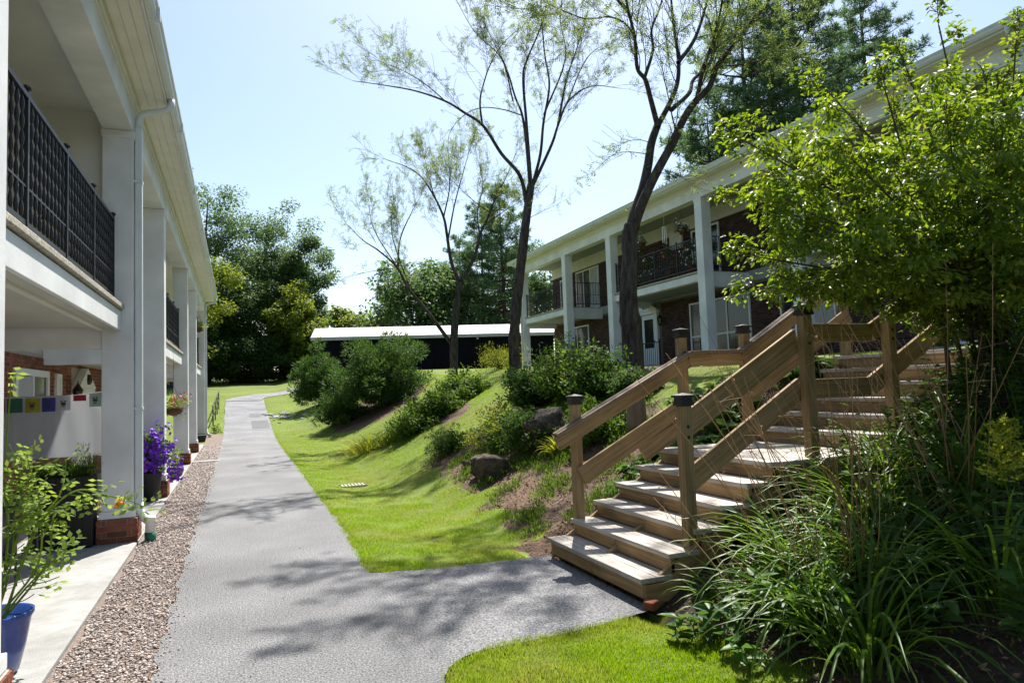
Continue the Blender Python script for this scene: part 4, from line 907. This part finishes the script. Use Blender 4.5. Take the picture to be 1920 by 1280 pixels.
# stump
q = ground(1195, 806); rt_ = thing('tree_stump', 'pale cut tree stump behind the stair handrail', 'stump', q)
V_ = MB().lathe(q, [(.15, -.1), (.135, .1), (.125, .3), (.12, .46), (.112, .47)], 14).ob('trunk', 'stump', None, True); under(V_, rt_)
# loose brick at the stair foot
bk = MB().box(-.05, .05, -.04, .04, -.0, .06).ob('loose_brick', 'brick_red', bevel=.012); bk.location = T3(2.72, 4.27, .02); bk.location.z = .0; bk.rotation_euler = (0, 0, .5); tag(bk, 'broken red brick at the near corner of the bottom step', 'brick')
# lawn drain grate
q = ground(662, 912); dg = thing('drain_grate', 'small grey drain grate sunk in the lawn by the path', 'drain', q)
for k in range(7): under(MB().box(q[0]-.2+k*.06, q[0]-.165+k*.06, q[1]-.13, q[1]+.13, q[2]+.012, q[2]+.03).ob('bar', 'concrete_old', None), dg)
under(MB().box(q[0]-.23, q[0]+.23, q[1]-.16, q[1]-.135, q[2]+.008, q[2]+.034).box(q[0]-.23, q[0]+.23, q[1]+.135, q[1]+.16, q[2]+.008, q[2]+.034).box(q[0]-.22, q[0]+.22, q[1]-.134, q[1]+.134, q[2]-.05, q[2]+.0).ob('frame', 'concrete_old', None), dg)
# far handrail
hr = thing('handrail', 'black metal handrail on the grass at the left edge of the far path', 'handrail', T3(-.9, 33))
pp = [(-.95, 31.2), (-.92, 33.2), (-.90, 35.4), (-.88, 37.6)]
for (x, y) in pp: under(MB().box(x-.025, x+.025, y-.025, y+.025, float(rise(y))-.1, float(rise(y))+.86).ob('post', 'black_iron', None), hr)
for h_ in (.86, .45): under(MB().tube([(x, y, float(rise(y))+h_) for x, y in [(-.96, 30.8)]+pp+[(-.87, 38)]], .025, 6).ob('rail', 'black_iron', None, True), hr)

# ------------------------------------------------------------------ burning bush over the stairs
r = np.random.default_rng(301); bb_ = T3(5.95, 3.85); root = thing('burning_bush', 'large yellow-green leafy bush hanging over the upper stairs on the right', 'bush', bb_)
Wb = Wood(302, .13, .06, (25, 60))
tg = [(1392, 262, 4.9), (1440, 250, 5.2), (1555, 175, 5.2), (1470, 300, 5.0), (1760, 48, 5.3), (1700, 130, 5.4), (1660, 170, 4.8), (1905, 80, 5.2), (1850, 170, 5.6), (1400, 370, 5.0), (1415, 480, 4.9), (1432, 540, 4.9), (1520, 400, 4.6), (1600, 300, 4.6), (1680, 330, 4.5), (1780, 250, 4.5), (1880, 250, 4.6), (1500, 530, 4.9), (1620, 480, 4.6), (1740, 450, 4.5), (1850, 400, 4.6), (1900, 520, 4.9), (1580, 220, 5.9), (1800, 200, 6.2), (1700, 260, 6.4), (1930, 200, 5.4), (2050, 250, 5.4), (2050, 430, 5.2), (1990, 180, 5.8), (1560, 540, 5.1), (1700, 520, 4.8), (1480, 440, 5.6)]
for (px, py, d) in tg:
    e = pix(px, py, d); p0 = bb_+np.array([r.normal()*.12, r.normal()*.12, 0]); mid = p0*.55+e*.45+np.array([0,0,.35]); 
    Wb.limb([p0, p0*.8+mid*.2+np.array([0,0,.25]), mid, e], .022, .006, 2, (9, 9), .5, .55, .30)
under(tubes(Wb.t, 5).ob('stems', 'twig', None, True), root)
T_ = np.array([p for p, d in Wb.tips]); D_b = np.array([d for p, d in Wb.tips]); print('bush tips', len(T_))
sel = np.repeat(np.arange(len(T_)), max(1, round(19000/len(T_)))); T_ = T_[sel]+r.normal(size=(len(sel), 3))*.035; T_, D_b = np.repeat(T_, 2, 0), np.repeat(D_b[sel], 2, 0); n = len(T_)
sg = np.tile([1., -1.], n//2)[:, None]; S_ = unit(np.cross(D_b, np.array([0,0,1.])+r.normal(size=(n, 3))*.35)); T_ = T_+r.normal(size=(n, 3))*.012
V, F = leaf_arrays(T_, unit(S_*sg+D_b*.8+np.array([0,0,-.45])+r.normal(size=(n, 3))*.25), np.array([0,0,1.])+r.normal(size=(n, 3))*.45, .052*r.uniform(.65, 1.25, n), .024, True, .12)
OUT = [(1392, 275), (1450, 250), (1480, 300), (1552, 190), (1580, 260), (1640, 255), (1700, 215), (1690, 160), (1740, 150), (1757, 90), (1785, 170), (1850, 190), (1905, 130), (2060, 160), (2100, 300), (2080, 540), (1930, 585), (1760, 560), (1600, 560), (1500, 545), (1445, 560), (1460, 490), (1410, 470), (1450, 420), (1405, 370), (1445, 320)]
def inside(x, y):
    c = False; j = len(OUT)-1
    for i in range(len(OUT)):
        (a, b_), (c_, d_) = OUT[i], OUT[j]
        if (b_ > y) != (d_ > y) and x < (c_-a)*(y-b_)/(d_-b_)+a: c = not c
        j = i
    return c
CC = []
while len(CC) < 380:
    x, y = r.uniform(1370, 2100), r.uniform(50, 640)
    if inside(x, y): CC.append(pix(x, y, 5.35+r.uniform(-1, 1)*(.35+.75*min(1, (x-1370)/300))))
CC = np.array(CC); VF2 = blob_leaves(CC, .19*r.uniform(.6, 1.3, len(CC)), 66, .054, .46, 'droop', r, .0, .34, True, .12)
under(arrays('foliage', *joinVF([(V, F), VF2]), 'leaf_bush'), root)

# ------------------------------------------------------------------ planting right of the stairs
GS = 'daylily clumps beside the stairs'
SPOT = [(3.02, 3.72, 40, .42, 'daylily clump against the near corner of the bottom steps'), (3.14, 3.22, 70, .70, 'broad daylily clump arching over the near lawn edge'), (3.45, 3.62, 80, .7, 'daylily clump under the first landing post'), (3.62, 3.05, 90, .8, 'tall daylily clump in the middle of the foreground bed'), (4.05, 3.55, 80, .7, 'daylily clump below the stair landing'), (3.05, 2.72, 60, .8, 'daylily clump at the bottom edge of the view'), (4.45, 3.15, 70, .75, 'daylily clump in the shade right of the landing'), (3.75, 2.48, 55, .75, 'daylily clump beside the goldenrod, bottom right'), (4.6, 3.85, 60, .6, 'daylily clump tucked by the landing post')]
for k, (x, y, n_, L, lb) in enumerate(SPOT): strap_clump(lb, T3(x, y), int(n_*1.7), L*1.22, .019, 'leaf_strap', 320+k, (.9, 2.5), (48, 88), group=GS, spread=.2)
GD = 'dry stalk clumps in the foreground bed'
for k, (x, y, n_, L, lx, ly, lb) in enumerate([(3.30, 3.10, 24, 1.7, -.25, .12, 'fan of dry tan stalks rising from the foreground daylilies'), (3.72, 3.25, 14, 1.5, -.2, .1, 'dry tan stalks crossing in front of the landing'), (4.30, 3.05, 22, 1.6, -.12, .1, 'dry tan stalks leaning at the right edge by the goldenrod'), (3.05, 3.6, 7, .95, -.3, .2, 'thin dry stalks bending over the lower steps')]):
    r = np.random.default_rng(340+k); root = thing('dry_stalks', lb, 'stalks', T3(x, y), GD); L_ = []; parts = []
    for j in range(n_):
        p = T3(x+r.normal()*.12, y+r.normal()*.10); d = unit(np.array([lx+r.normal()*.22, ly+r.normal()*.22, 1.])); l_ = L*r.uniform(.6, 1.1); b2 = r.normal(size=3)*.08; P = spline([p, p+d*l_*.5+b2*.4, p+d*l_+b2+np.array([lx, ly, 0])*.2], 5)
        L_.append((P, np.linspace(.005, .002, len(P))))
        for q in range(r.integers(1, 4)):
            i = r.integers(6, len(P)-1); dd = unit(P[i+1 if i+1 < len(P) else i]-P[i-1]+rdir(1, r)[0]*.6); e = P[i]+dd*r.uniform(.05, .16); L_.append((np.array([P[i], (P[i]+e)/2+[0,0,.004], e]), np.array([.0018, .0015, .001]))); parts.append((e, dd))
    under(tubes(L_, 4).ob('stalks', 'stalk', None, True), root)
    E_ = np.array([e for e, d in parts]); DD = np.array([d for e, d in parts]); V, F = leaf_arrays(np.repeat(E_, 3, 0), np.repeat(DD, 3, 0)+r.normal(size=(3*len(E_), 3))*.5, rdir(3*len(E_), r), .02, .007); tag(under(arrays('seed_pods', V, F, 'stalk'), root), kind='stuff')
def leafy(label, base, n, h, size, m_, seed, spread=.2, asp=.55, name='broadleaf_plant', group=None, upd=.3):
    """several stems with broad pointed leaves"""
    r = np.random.default_rng(seed); base = np.array(base, float); root = thing(name, label, 'plant', base, group); L_ = []; P_ = []; D2 = []
    for j in range(n):
        p = base+np.array([r.normal()*spread, r.normal()*spread, 0]); p[2] = float(terr(p[0], p[1])); hh = h*r.uniform(.5, 1.1); e = p+np.array([r.normal()*.25*hh, r.normal()*.25*hh, hh]); P = spline([p, p*.5+e*.5+r.normal(size=3)*.03, e], 4); L_.append((P, np.linspace(.005, .002, len(P))))
        for q in P[2:]:
            for u in range(2): a = r.uniform(0, 6.283); P_.append(q); D2.append((math.cos(a), math.sin(a), r.uniform(-.4, .4)+upd))
    tag(under(tubes(L_, 4).ob('stems', 'leaf_strap', None, True), root), kind='stuff'); P_ = np.array(P_); D2 = unit(np.array(D2)); n2_ = len(P_)
    V, F = leaf_arrays(P_, D2, np.array([0,0,1.])+r.normal(size=(n2_, 3))*.35, size*r.uniform(.5, 1.15, n2_), size*asp*r.uniform(.7, 1.1, n2_), True, .28); under(arrays('leaves', V, F, m_), root); return root
GB = 'broad-leaved plants in the foreground bed'
for k, (x, y, n_, h, sz, m_, lb) in enumerate([(2.78, 3.35, 7, .30, .12, 'leaf_broad', 'broad-leaved plant at the lawn edge below the steps'), (3.05, 3.05, 8, .40, .12, 'leaf_broad', 'broad-leaved plant under the dry stalks'), (2.95, 3.55, 5, .26, .09, 'leaf_weed', 'low leafy plant beside the bottom step corner'), (3.4, 2.75, 10, .40, .14, 'leaf_broad', 'broad-leaved plant near the bottom of the view'), (4.0, 2.95, 14, .5, .10, 'leaf_weed', 'leafy weed in the dark gap left of the goldenrod'), (3.72, 3.85, 14, .42, .09, 'leaf_broad', 'leafy plant under the landing edge')]):
    leafy(lb, T3(x, y), n_, h, sz, m_, 360+k, group=GB)
GW = 'leafy weeds on the bank right of the stairs'
for k, (x, y, n_, h, lb) in enumerate([(4.95, 3.75, 30, .5, 'leafy weeds below the upper stair post'), (5.3, 3.35, 34, .55, 'leafy weeds on the shaded bank, middle right'), (5.75, 3.9, 34, .5, 'leafy weeds at the foot of the big bush'), (5.1, 2.95, 30, .6, 'leafy weeds at the right edge, half way up the bank'), (6.3, 3.5, 30, .5, 'leafy weeds high on the bank at the right edge'), (4.55, 3.5, 24, .4, 'leafy weeds just right of the landing'), (5.6, 4.15, 20, .35, 'leafy weeds against the upper steps')]):
    leafy(lb, T3(x, y), n_, h, .085, 'leaf_weed', 380+k, .24, .42, 'leafy_weeds', GW)
for k, (x, y, n_, lb) in enumerate([(4.62, 6.25, 26, 'glossy hosta beside the far edge of the landing'), (5.25, 6.3, 26, 'glossy hosta by the second flight, far side'), (4.2, 6.35, 16, 'small hosta beside the fifth step'), (6.4, 6.2, 22, 'pale hosta at the top of the far handrail'), (5.5, 7.1, 18, 'low grey-green plant at the foot of the stump slope')]):
    leafy(lb, T3(x, y), n_, .22, .17, 'leaf_broad', 400+k, .18, .6, 'hosta', 'hostas along the stairs', .15)
# goldenrod
for k, (x, y, h, lb) in enumerate([(3.50, 2.22, .92, 'goldenrod with a bright yellow-green plume at the right edge'), (4.02, 2.50, .62, 'shorter goldenrod behind the bright one')]):
    r = np.random.default_rng(420+k); b_ = T3(x, y); root = thing('goldenrod', lb, 'plant', b_, 'goldenrods'); top = b_+np.array([-.05, .02, h]); P = spline([b_, b_*.5+top*.5+[.03, 0, 0], top], 8); under(tubes([(P, np.linspace(.006, .003, len(P)))], 6).ob('stem', 'leaf_strap', None, True), root)
    t = r.random(120)*.85+.05; Q = P[(t*(len(P)-1)).astype(int)]; a = np.arange(120)*2.4; D2 = np.stack([np.cos(a), np.sin(a), np.full(120, .25)], 1); V, F = leaf_arrays(Q, D2, np.array([0,0,1.])+r.normal(size=(120, 3))*.2, .13*(1.1-.6*t), .016, True, .2); under(arrays('leaves', V, F, 'leaf_broad'), root)
    parts = []; Ls2 = []
    for j in range(34):
        q = top+np.array([0,0,-.20+.30*j/34]); a = r.uniform(0, 6.28); l_ = .13*(1.05-j/34)+.03; e = q+np.array([math.cos(a)*l_, math.sin(a)*l_, .05]); Ls2.append((np.array([q, (q+e)/2+[0,0,.012], e]), np.array([.0015, .0012, .001])))
        tt = r.random(26)[:, None]; C_ = q*(1-tt)+e*tt+np.array([0,0,.010]); parts.append(leaf_arrays(C_, rdir(26, r)+[0,0,.8], rdir(26, r), .02, .009))
    under(tubes(Ls2, 4).ob('plume_stems', 'leaf_strap', None), root); under(arrays('plume', *joinVF(parts), 'leaf_golden'), root)

# ------------------------------------------------------------------ grass, chips, litter: past counting
def scatter(n, x0, x1, y0, y1, pw=1.0, r=rng):
    return x0+(x1-x0)*r.random(n), y0+(y1-y0)*r.random(n)**pw
def keep_lawn(X, Y):
    X = X+rng.normal(size=X.shape)*.022; Y = Y+rng.normal(size=Y.shape)*.022
    k = ~is_mulch(X, Y) & (X > pathR(Y)+.012*np.sin(Y*23)-.015) & ~((X < 2.76) & (Y > 4.16-.55*np.exp(-np.maximum(X-1, 0)/.16)) & (Y < 6.05+.30*np.exp(-np.maximum(X-1, 0)/.5))) & ~((X > 2.65) & (Y > 4.2) & (Y < 6.05))
    return k
r = np.random.default_rng(500); parts = []
for (n, x0, x1, y0, y1, pw, h, wd) in ((70000, 1.0, 3.0, 2.6, 4.3, 1, .042, .005), (110000, 1.05, 4.5, 5.9, 10, 1, .034, .006), (110000, 1.1, 6.5, 10, 17, 1, .034, .008), (80000, 1.2, 8.5, 17, 28, 1, .036, .012), (40000, -6, 10, 28, 46, 1, .05, .02), (30000, 3.5, 9, 6, 12, 1, .05, .008)):
    X, Y = scatter(n, x0, x1, y0, y1, pw, r); k = keep_lawn(X, Y) if y0 < 28 else ((X > pathR(Y)) | (X < pathL(Y))) & ~((X < -1) & (Y < 28.6)); X, Y = X[k], Y[k]; m_ = len(X)
    tuft = .75+.35*noise2(X*3, Y*3); P = np.stack([X, Y, terr(X, Y)-.004], 1); D2 = unit(np.array([0,0,1.])+r.normal(size=(m_, 3))*.38); S_ = unit(np.cross(D2, rdir(m_, r))); l_ = h*tuft*r.uniform(.6, 1.3, m_)
    V = np.stack([P-S_*wd/2, P+S_*wd/2, P+D2*l_[:, None]], 1).reshape(-1, 3); parts.append((V, np.arange(3*m_).reshape(-1, 3)))
tag(arrays('grass', *joinVF(parts), 'leaf_grass'), 'short green grass blades of the lawn', 'grass', kind='stuff')
X, Y = scatter(26000, 2.6, 7, 1.5, 13.2, 1, r); k = is_mulch(X, Y) & ~((Y > 4.3) & (Y < 6.0)); X, Y = X[k], Y[k]; m_ = len(X)
tag(arrays('wood_chips', *leaf_arrays(np.stack([X, Y, terr(X, Y)+.006+.014*r.random(m_)], 1), rdir(m_, r)*[1, 1, .35], np.array([0,0,1.])+r.normal(size=(m_, 3))*.4, r.uniform(.02, .06, m_), r.uniform(.008, .022, m_)), 'chip'), 'brown wood chips and dead leaves on the bank', 'mulch', kind='stuff')
X, Y = scatter(4200, 2.8, 6, 6.1, 12.5, 1, r); k = is_mulch(X, Y) & (noise2(X*2.2+3, Y*2.2) > .0); X, Y = X[k], Y[k]; C_ = np.stack([X, Y, terr(X, Y)+.02], 1)
tag(arrays('bank_weeds', *blob_leaves(C_, .07, 16, .055, .22, 'up', r), 'leaf_shrub'), 'sparse grass and small weeds over the mulch bank', 'weeds', kind='stuff')
# ------------------------------------------------------------------ patio things, left
def sheet(name, xs_, zs_, yf, m_, parent=None, th=.0015):
    """hanging cloth in the x-z plane, y from yf(x, z), with a back face"""
    nx, nz_ = len(xs_), len(zs_); V = []
    for o_ in (0, th):
        for z_ in zs_:
            for x in xs_: V.append((x, yf(x, z_)+o_, z_))
    q = nx*nz_; F = []
    for j in range(nz_-1):
        for i in range(nx-1): a = j*nx+i; F += [(a, a+1, a+nx+1, a+nx), (q+a, q+a+nx, q+a+nx+1, q+a+1)]
    return arrays(name, np.array(V), np.array(F), m_, parent, True)
cl = sheet('privacy_cloth', np.linspace(-2.83, -1.47, 44), np.linspace(.98, 1.70, 20), lambda x, z: 9.40+.02*math.sin(x*9)+.012*math.sin(x*23+z*3)+.03*(1.7-z)*math.sin(x*5), 'sheer', th=.002)
tag(cl, 'white sheer cloth stretched across the patio below the flags', 'cloth')
fl = thing('flag_string', 'string of small coloured prayer flags along the top of the white cloth', 'flags', (-2.1, 9.34, 1.7))
X_ = np.linspace(-2.86, -1.45, 24); under(MB().tube([(x, 9.34, 1.73-.05*math.sin((x+2.86)/1.41*math.pi)) for x in X_], .003, 4).ob('cord', 'flag_white', None), fl)
for k, (c, x0, w_) in enumerate((('flag_red', -2.43, .15), ('flag_green', -2.265, .155), ('flag_yellow', -2.095, .15), ('flag_blue', -1.945, .14), ('flag_white', -1.795, .14), ('flag_red', -1.635, .145), ('flag_teal', -1.475, .145))):
    a = x0-w_; zt = 1.725-.05*math.sin((x0-w_/2+2.86)/1.41*math.pi)
    f_ = sheet('flag', np.linspace(a, x0-.012, 8), np.linspace(zt-(.16 if k != 5 else .07), zt, 7), lambda x, z, k=k: 9.335+.012*math.sin(x*30+k)+.02*(1.72-z)*math.sin(x*11+k), c, None); under(f_, fl)
    if k in (2, 3, 4, 6):
        B = MB(); xc = (a+x0-.012)/2
        for (dx, dz, w2, h2) in ((0, 0, .045, .03), (-.02, .03, .02, .012), (.02, .03, .02, .012), (0, -.03, .03, .01)): B.box(xc+dx-w2/2, xc+dx+w2/2, 9.305, 9.307, zt-.085+dz-h2/2, zt-.085+dz+h2/2)
        pr_ = B.ob('print', 'flag_print' if k != 6 else 'flag_green', f_)
pb = thing('planter_box', 'dark planter box with grassy plants in front of the white cloth', 'planter', (-1.8, 9.0, .012))
B = MB()
under(MB().box(-2.1, -1.50, 8.86, 9.16, .012, .80).ob('box', 'pot_black', None, bevel=.01), pb)
for k in range(7): under(MB().box(-2.09+k*.083, -2.015+k*.083, 8.848, 8.859, .03, .79).ob('slat', 'pot_black', None), pb)
r = np.random.default_rng(600); n = 700; P = np.stack([r.uniform(-2.08, -1.52, n), r.uniform(8.88, 9.14, n), np.full(n, .79)], 1); under(arrays('grass', *ribbon(P, np.array([0,0,1.])+r.normal(size=(n, 3))*.3, r.uniform(.10, .26, n), .008, r.uniform(.3, 1.4, n), 4, r), 'leaf_weed'), pb)
r = np.random.default_rng(601); C_ = np.array([-1.58, 9.0, .92])+r.normal(size=(14, 3))*[.07, .07, .08]; under(arrays('leaves', *blob_leaves(C_, .08, 26, .03, .4, 'up', r), 'leaf_tomato'), pb)
bn = thing('storage_bin', 'dark storage bin with a pink lid rim behind the tomato plant', 'bin', (-2.5, 8.6, .012))
under(MB().box(-2.72, -2.2, 8.35, 8.8, .012, .62).ob('body', 'pot_black', None, bevel=.02), bn); under(MB().box(-2.70, -2.22, 8.334, 8.349, .2, .5).ob('front_panel', 'bin_blue', None), bn); under(MB().box(-2.75, -2.17, 8.32, 8.83, .62, .70).ob('lid', 'pot_black', None, bevel=.02), bn)
under(MB().lathe((-2.3, 8.45, .70), [(.09, 0), (.10, .02), (.08, .035), (.02, .04)], 14).ob('lid_rim', 'flower_pink', None), bn)
tb_ = thing('patio_table', 'small black metal table half hidden behind the tomato plant', 'table', (-1.95, 7.6, .012))
under(MB().lathe((-1.95, 7.6, .70), [(.02, 0), (.30, 0), (.31, .012), (.30, .024), (.02, .024)], 20).ob('top', 'black_iron', None), tb_)
for a in range(4): q = a*math.pi/2+.5; under(MB().tube([(-1.95+.24*math.cos(q), 7.6+.24*math.sin(q), .012), (-1.95+.20*math.cos(q), 7.6+.20*math.sin(q), .70)], .011, 6).ob('leg', 'black_iron', None), tb_)
sv = shrub('reddish-leaved potted plant in the shade beside the first column', (-1.70, 9.55, .012), .26, .6, 'litter', 606, 24, 40, .07, .5, name='potted_plant', cat='plant')
# tomato in the blue pot
PC = (-1.36, 5.05); tp_ = thing('potted_tomato', 'leafy tomato plant with orange fruit in a glazed blue pot by the first column', 'plant', (PC[0], PC[1], .012))
under(MB().lathe((PC[0], PC[1], .012), [(.10, 0), (.125, .02), (.16, .17), (.185, .32), (.20, .345), (.20, .365), (.18, .365), (.165, .31), (.02, .30)], 28, False).ob('pot', 'pot_blue', None, True), tp_)
under(MB().lathe((PC[0], PC[1], .30), [(.165, 0), (.01, .012)], 20).ob('soil', 'soil', None), tp_)
Wt = Wood(610, .10, .05, (30, 65)); b0 = np.array([PC[0], PC[1], .31])
for pts in ([(35, 1000), (40, 920), (28, 860)], [(60, 1010), (105, 945), (150, 918), (200, 928), (242, 938)], [(85, 1060), (100, 970)], [(15, 1000), (8, 900), (20, 720)], [(70, 1060), (75, 950), (58, 880)], [(50, 1100), (110, 1040)], [(20, 1060), (30, 940)], [(60, 1000), (110, 930), (122, 890)]):
    Wt.limb([b0+np.array([random.uniform(-.05, .05), random.uniform(-.05, .05), 0])]+[pix(x, y, 4.2) for x, y in pts], .008, .004, 1, (5,), .5, .28, .2)
under(tubes(Wt.t, 5).ob('stems', 'leaf_tomato', None, True), tp_)
r = np.random.default_rng(611); V, F = pinnate(Wt.tips, r, 1, .13, 3, .055, .03, .6); under(arrays('leaves', V, F, 'leaf_tomato'), tp_)
for (x, y) in ((222, 938), (228, 944), (219, 948)): under(MB().lathe(pix(x, y, 4.19), [(.002, -.018), (.014, -.010), (.018, 0), (.014, .010), (.002, .017)], 10).ob('fruit', 'flower_orange', None, True), tp_)
def flowers(name, C_, R, n, size, m_, root, seed):
    r = np.random.default_rng(seed); k = len(C_); c = np.repeat(C_, n, 0)+rdir(k*n, r)*R*r.random((k*n, 1))**.3; d = unit(c-np.repeat(C_, n, 0)+np.array([0,-.02,.02])); parts = []
    u = unit(np.cross(d, rdir(k*n, r))); v = np.cross(d, u)
    for a in range(5): q = a*1.2566; parts.append(leaf_arrays(c, u*math.cos(q)+v*math.sin(q)+d*.35, d, size, size*.9))
    return under(arrays(name, *joinVF(parts), m_), root)
pt = thing('petunia_planter', 'mass of purple petunias in a black planter by the second column', 'planter', (-1.30, 12.32, .012))
under(MB().lathe((-1.32, 12.36, .012), [(.13, 0), (.15, .02), (.19, .42), (.205, .44), (.18, .44), (.16, .40)], 20).ob('pot', 'pot_black', None, True), pt)
r = np.random.default_rng(620); C_ = np.array([-1.28, 12.28, .72])+r.normal(size=(26, 3))*[.12, .10, .16]; under(arrays('leaves', *blob_leaves(C_, .12, 40, .05, .5, 'rand', r), 'leaf_shrub'), pt); flowers('blossoms', C_, .17, 14, .042, 'flower_purple', pt, 621)
bw = thing('purple_bowl', 'round purple pot with trailing leaves on the walk past the second column', 'pot', (-1.22, 15.4, .012))
under(MB().lathe((-1.22, 15.4, .012), [(.10, 0), (.17, .05), (.21, .16), (.20, .24), (.19, .24), (.17, .18)], 22).ob('pot', 'pot_purple', None, True), bw); C_ = np.array([-1.22, 15.4, .42])+r.normal(size=(12, 3))*[.1, .1, .09]; under(arrays('leaves', *blob_leaves(C_, .10, 40, .06, .4, 'out', r), 'leaf_tomato'), bw)
def basket(label, c, ztop, seed, fl_m, name='hanging_basket', R=.17, lm='leaf_tomato', nf=5, group=None):
    root = thing(name, label, 'hanging basket', c, group); r = np.random.default_rng(seed); c = np.array(c, float)
    under(MB().lathe(c, [(.04, -.16), (R*.7, -.12), (R, 0), (R*.93, .0), (R*.6, -.08)], 16).ob('bowl', 'pot_brown', None, True), root)
    for a in range(3): q = a*2.094; under(MB().tube([c+[R*.95*math.cos(q), R*.95*math.sin(q), 0], np.array([c[0], c[1], min(ztop, c[2]+.45)])], .003, 4).ob('chain', 'black_iron', None), root)
    if ztop > c[2]+.46: under(MB().tube([(c[0], c[1], c[2]+.45), (c[0], c[1], ztop)], .003, 4).ob('hook', 'black_iron', None), root)
    C_ = c+[0,0,.06]+r.normal(size=(16, 3))*[R*.6, R*.6, .08]; under(arrays('leaves', *blob_leaves(C_, R*.55, 34, .055, .45, 'out', r), lm), root)
    if fl_m: flowers('blossoms', C_+[0,0,.06], R*.75, nf, .03, fl_m, root, seed+1)
basket('hanging basket of pink flowers under the second left balcony', (-1.22, 15.7, 1.42), 2.44, 630, 'flower_pink', R=.20)
basket('hanging basket with trailing yellow-green vine at the far left balcony', (-1.20, 25.6, 4.0), 4.8, 632, None, R=.18)
bp_ = thing('planter_trough', 'low black trough at the foot of the last left column', 'planter', (-1.3, 26.9, .012)); under(MB().prism([(-1.52, .012), (-1.08, .012), (-1.04, .25), (-1.56, .25)], 'y', 26.6, 27.2).ob('trough', 'pot_black', None), bp_); under(MB().box(-1.57, -1.03, 26.59, 27.21, .25, .275).ob('rim', 'pot_black', None), bp_)
leafy('orange flowering plant at the foot of the far left column', (-.80, 28.9, float(rise(28.9))), 10, .3, .09, 'leaf_shrub', 640, .12)
# right balcony plants
GP = 'potted plants on the right balcony'
for k, (y, m_, lb) in enumerate(((17.0, 'flower_white', 'white-flowered pot by the near end of the right balcony railing'), (18.1, 'flower_pink', 'pink-flowered pot in the middle of the right balcony railing'), (19.2, 'flower_white', 'white-flowered pot left of the pink one on the right balcony'), (20.2, 'flower_white', 'leafy white-flowered pot at the far end of the right balcony'))):
    c = np.array([12.86, y, 2.05+ST+.001]); root = thing('potted_plant', lb, 'plant', c, GP); r = np.random.default_rng(650+k)
    under(MB().lathe(c, [(.10, 0), (.12, .02), (.16, .30), (.175, .32), (.15, .32), (.13, .28)], 16).ob('pot', 'pot_brown', None, True), root); C_ = c+[0,0,.68]+r.normal(size=(18, 3))*[.13, .2, .2]; under(arrays('leaves', *blob_leaves(C_, .15, 34, .07, .5, 'rand', r), 'leaf_weed'), root); flowers('blossoms', C_, .2, 3, .04, m_, root, 660+k)
basket('hanging basket under the eaves of the right balcony, near end', (12.62, 17.1, 6.2), 6.86, 670, 'flower_white', lm='leaf_weed')
basket('hanging basket under the eaves of the right balcony, far end', (12.62, 19.4, 6.25), 6.86, 672, 'flower_white', lm='leaf_weed')
wc = thing('wind_chime', 'pale wind chime hanging from the eaves of the right balcony', 'wind chime', (12.62, 18.0, 6.3)); under(MB().lathe((12.62, 18.0, 6.45), [(.01, 0), (.08, 0), (.08, .02), (.01, .02)], 12).ob('disc', 'frame_white', None), wc); under(MB().tube([(12.62, 18, 6.47), (12.62, 18, 6.86)], .003, 4).ob('cord', 'frame_white', None), wc)
for a in range(6): q = a*1.047; under(MB().tube([(12.62+.065*math.cos(q), 18+.065*math.sin(q), 6.45), (12.62+.065*math.cos(q), 18+.065*math.sin(q), 6.05-.03*a)], .010, 6).ob('chime', 'frame_white', None), wc)
X, Y = scatter(900, -.5, 2.7, 2.6, 14, 1, r); k = (r.random(900) < .25+.75*np.exp(-np.minimum(np.abs(X-pathR(Y)), np.abs(X-pathL(Y)))/.10)) & ((X < pathR(Y)) | ((Y > 4.3) & (Y < 6))); X, Y = X[k], Y[k]; m_ = len(X)
tag(arrays('leaf_litter', *leaf_arrays(np.stack([X, Y, np.full(m_, .009)], 1), rdir(m_, r)*[1, 1, .1], np.array([0,0,1.])+r.normal(size=(m_, 3))*.25, r.uniform(.012, .035, m_), r.uniform(.006, .014, m_)), 'litter'), 'scattered dead leaf bits on the path', 'leaf litter', kind='stuff')
n1 = 700; Y = 3+rng.random(n1)*14; X = pathL(Y)+np.abs(rng.normal(size=n1))*.05-.02
V, F = stones(np.stack([X, Y, np.full(n1, .003)], 1), .004+.006*rng.random(n1)); tag(arrays('stray_pebbles', V, F, 'pebble'), 'stray pebbles spilled onto the path edge', 'gravel', kind='stuff')
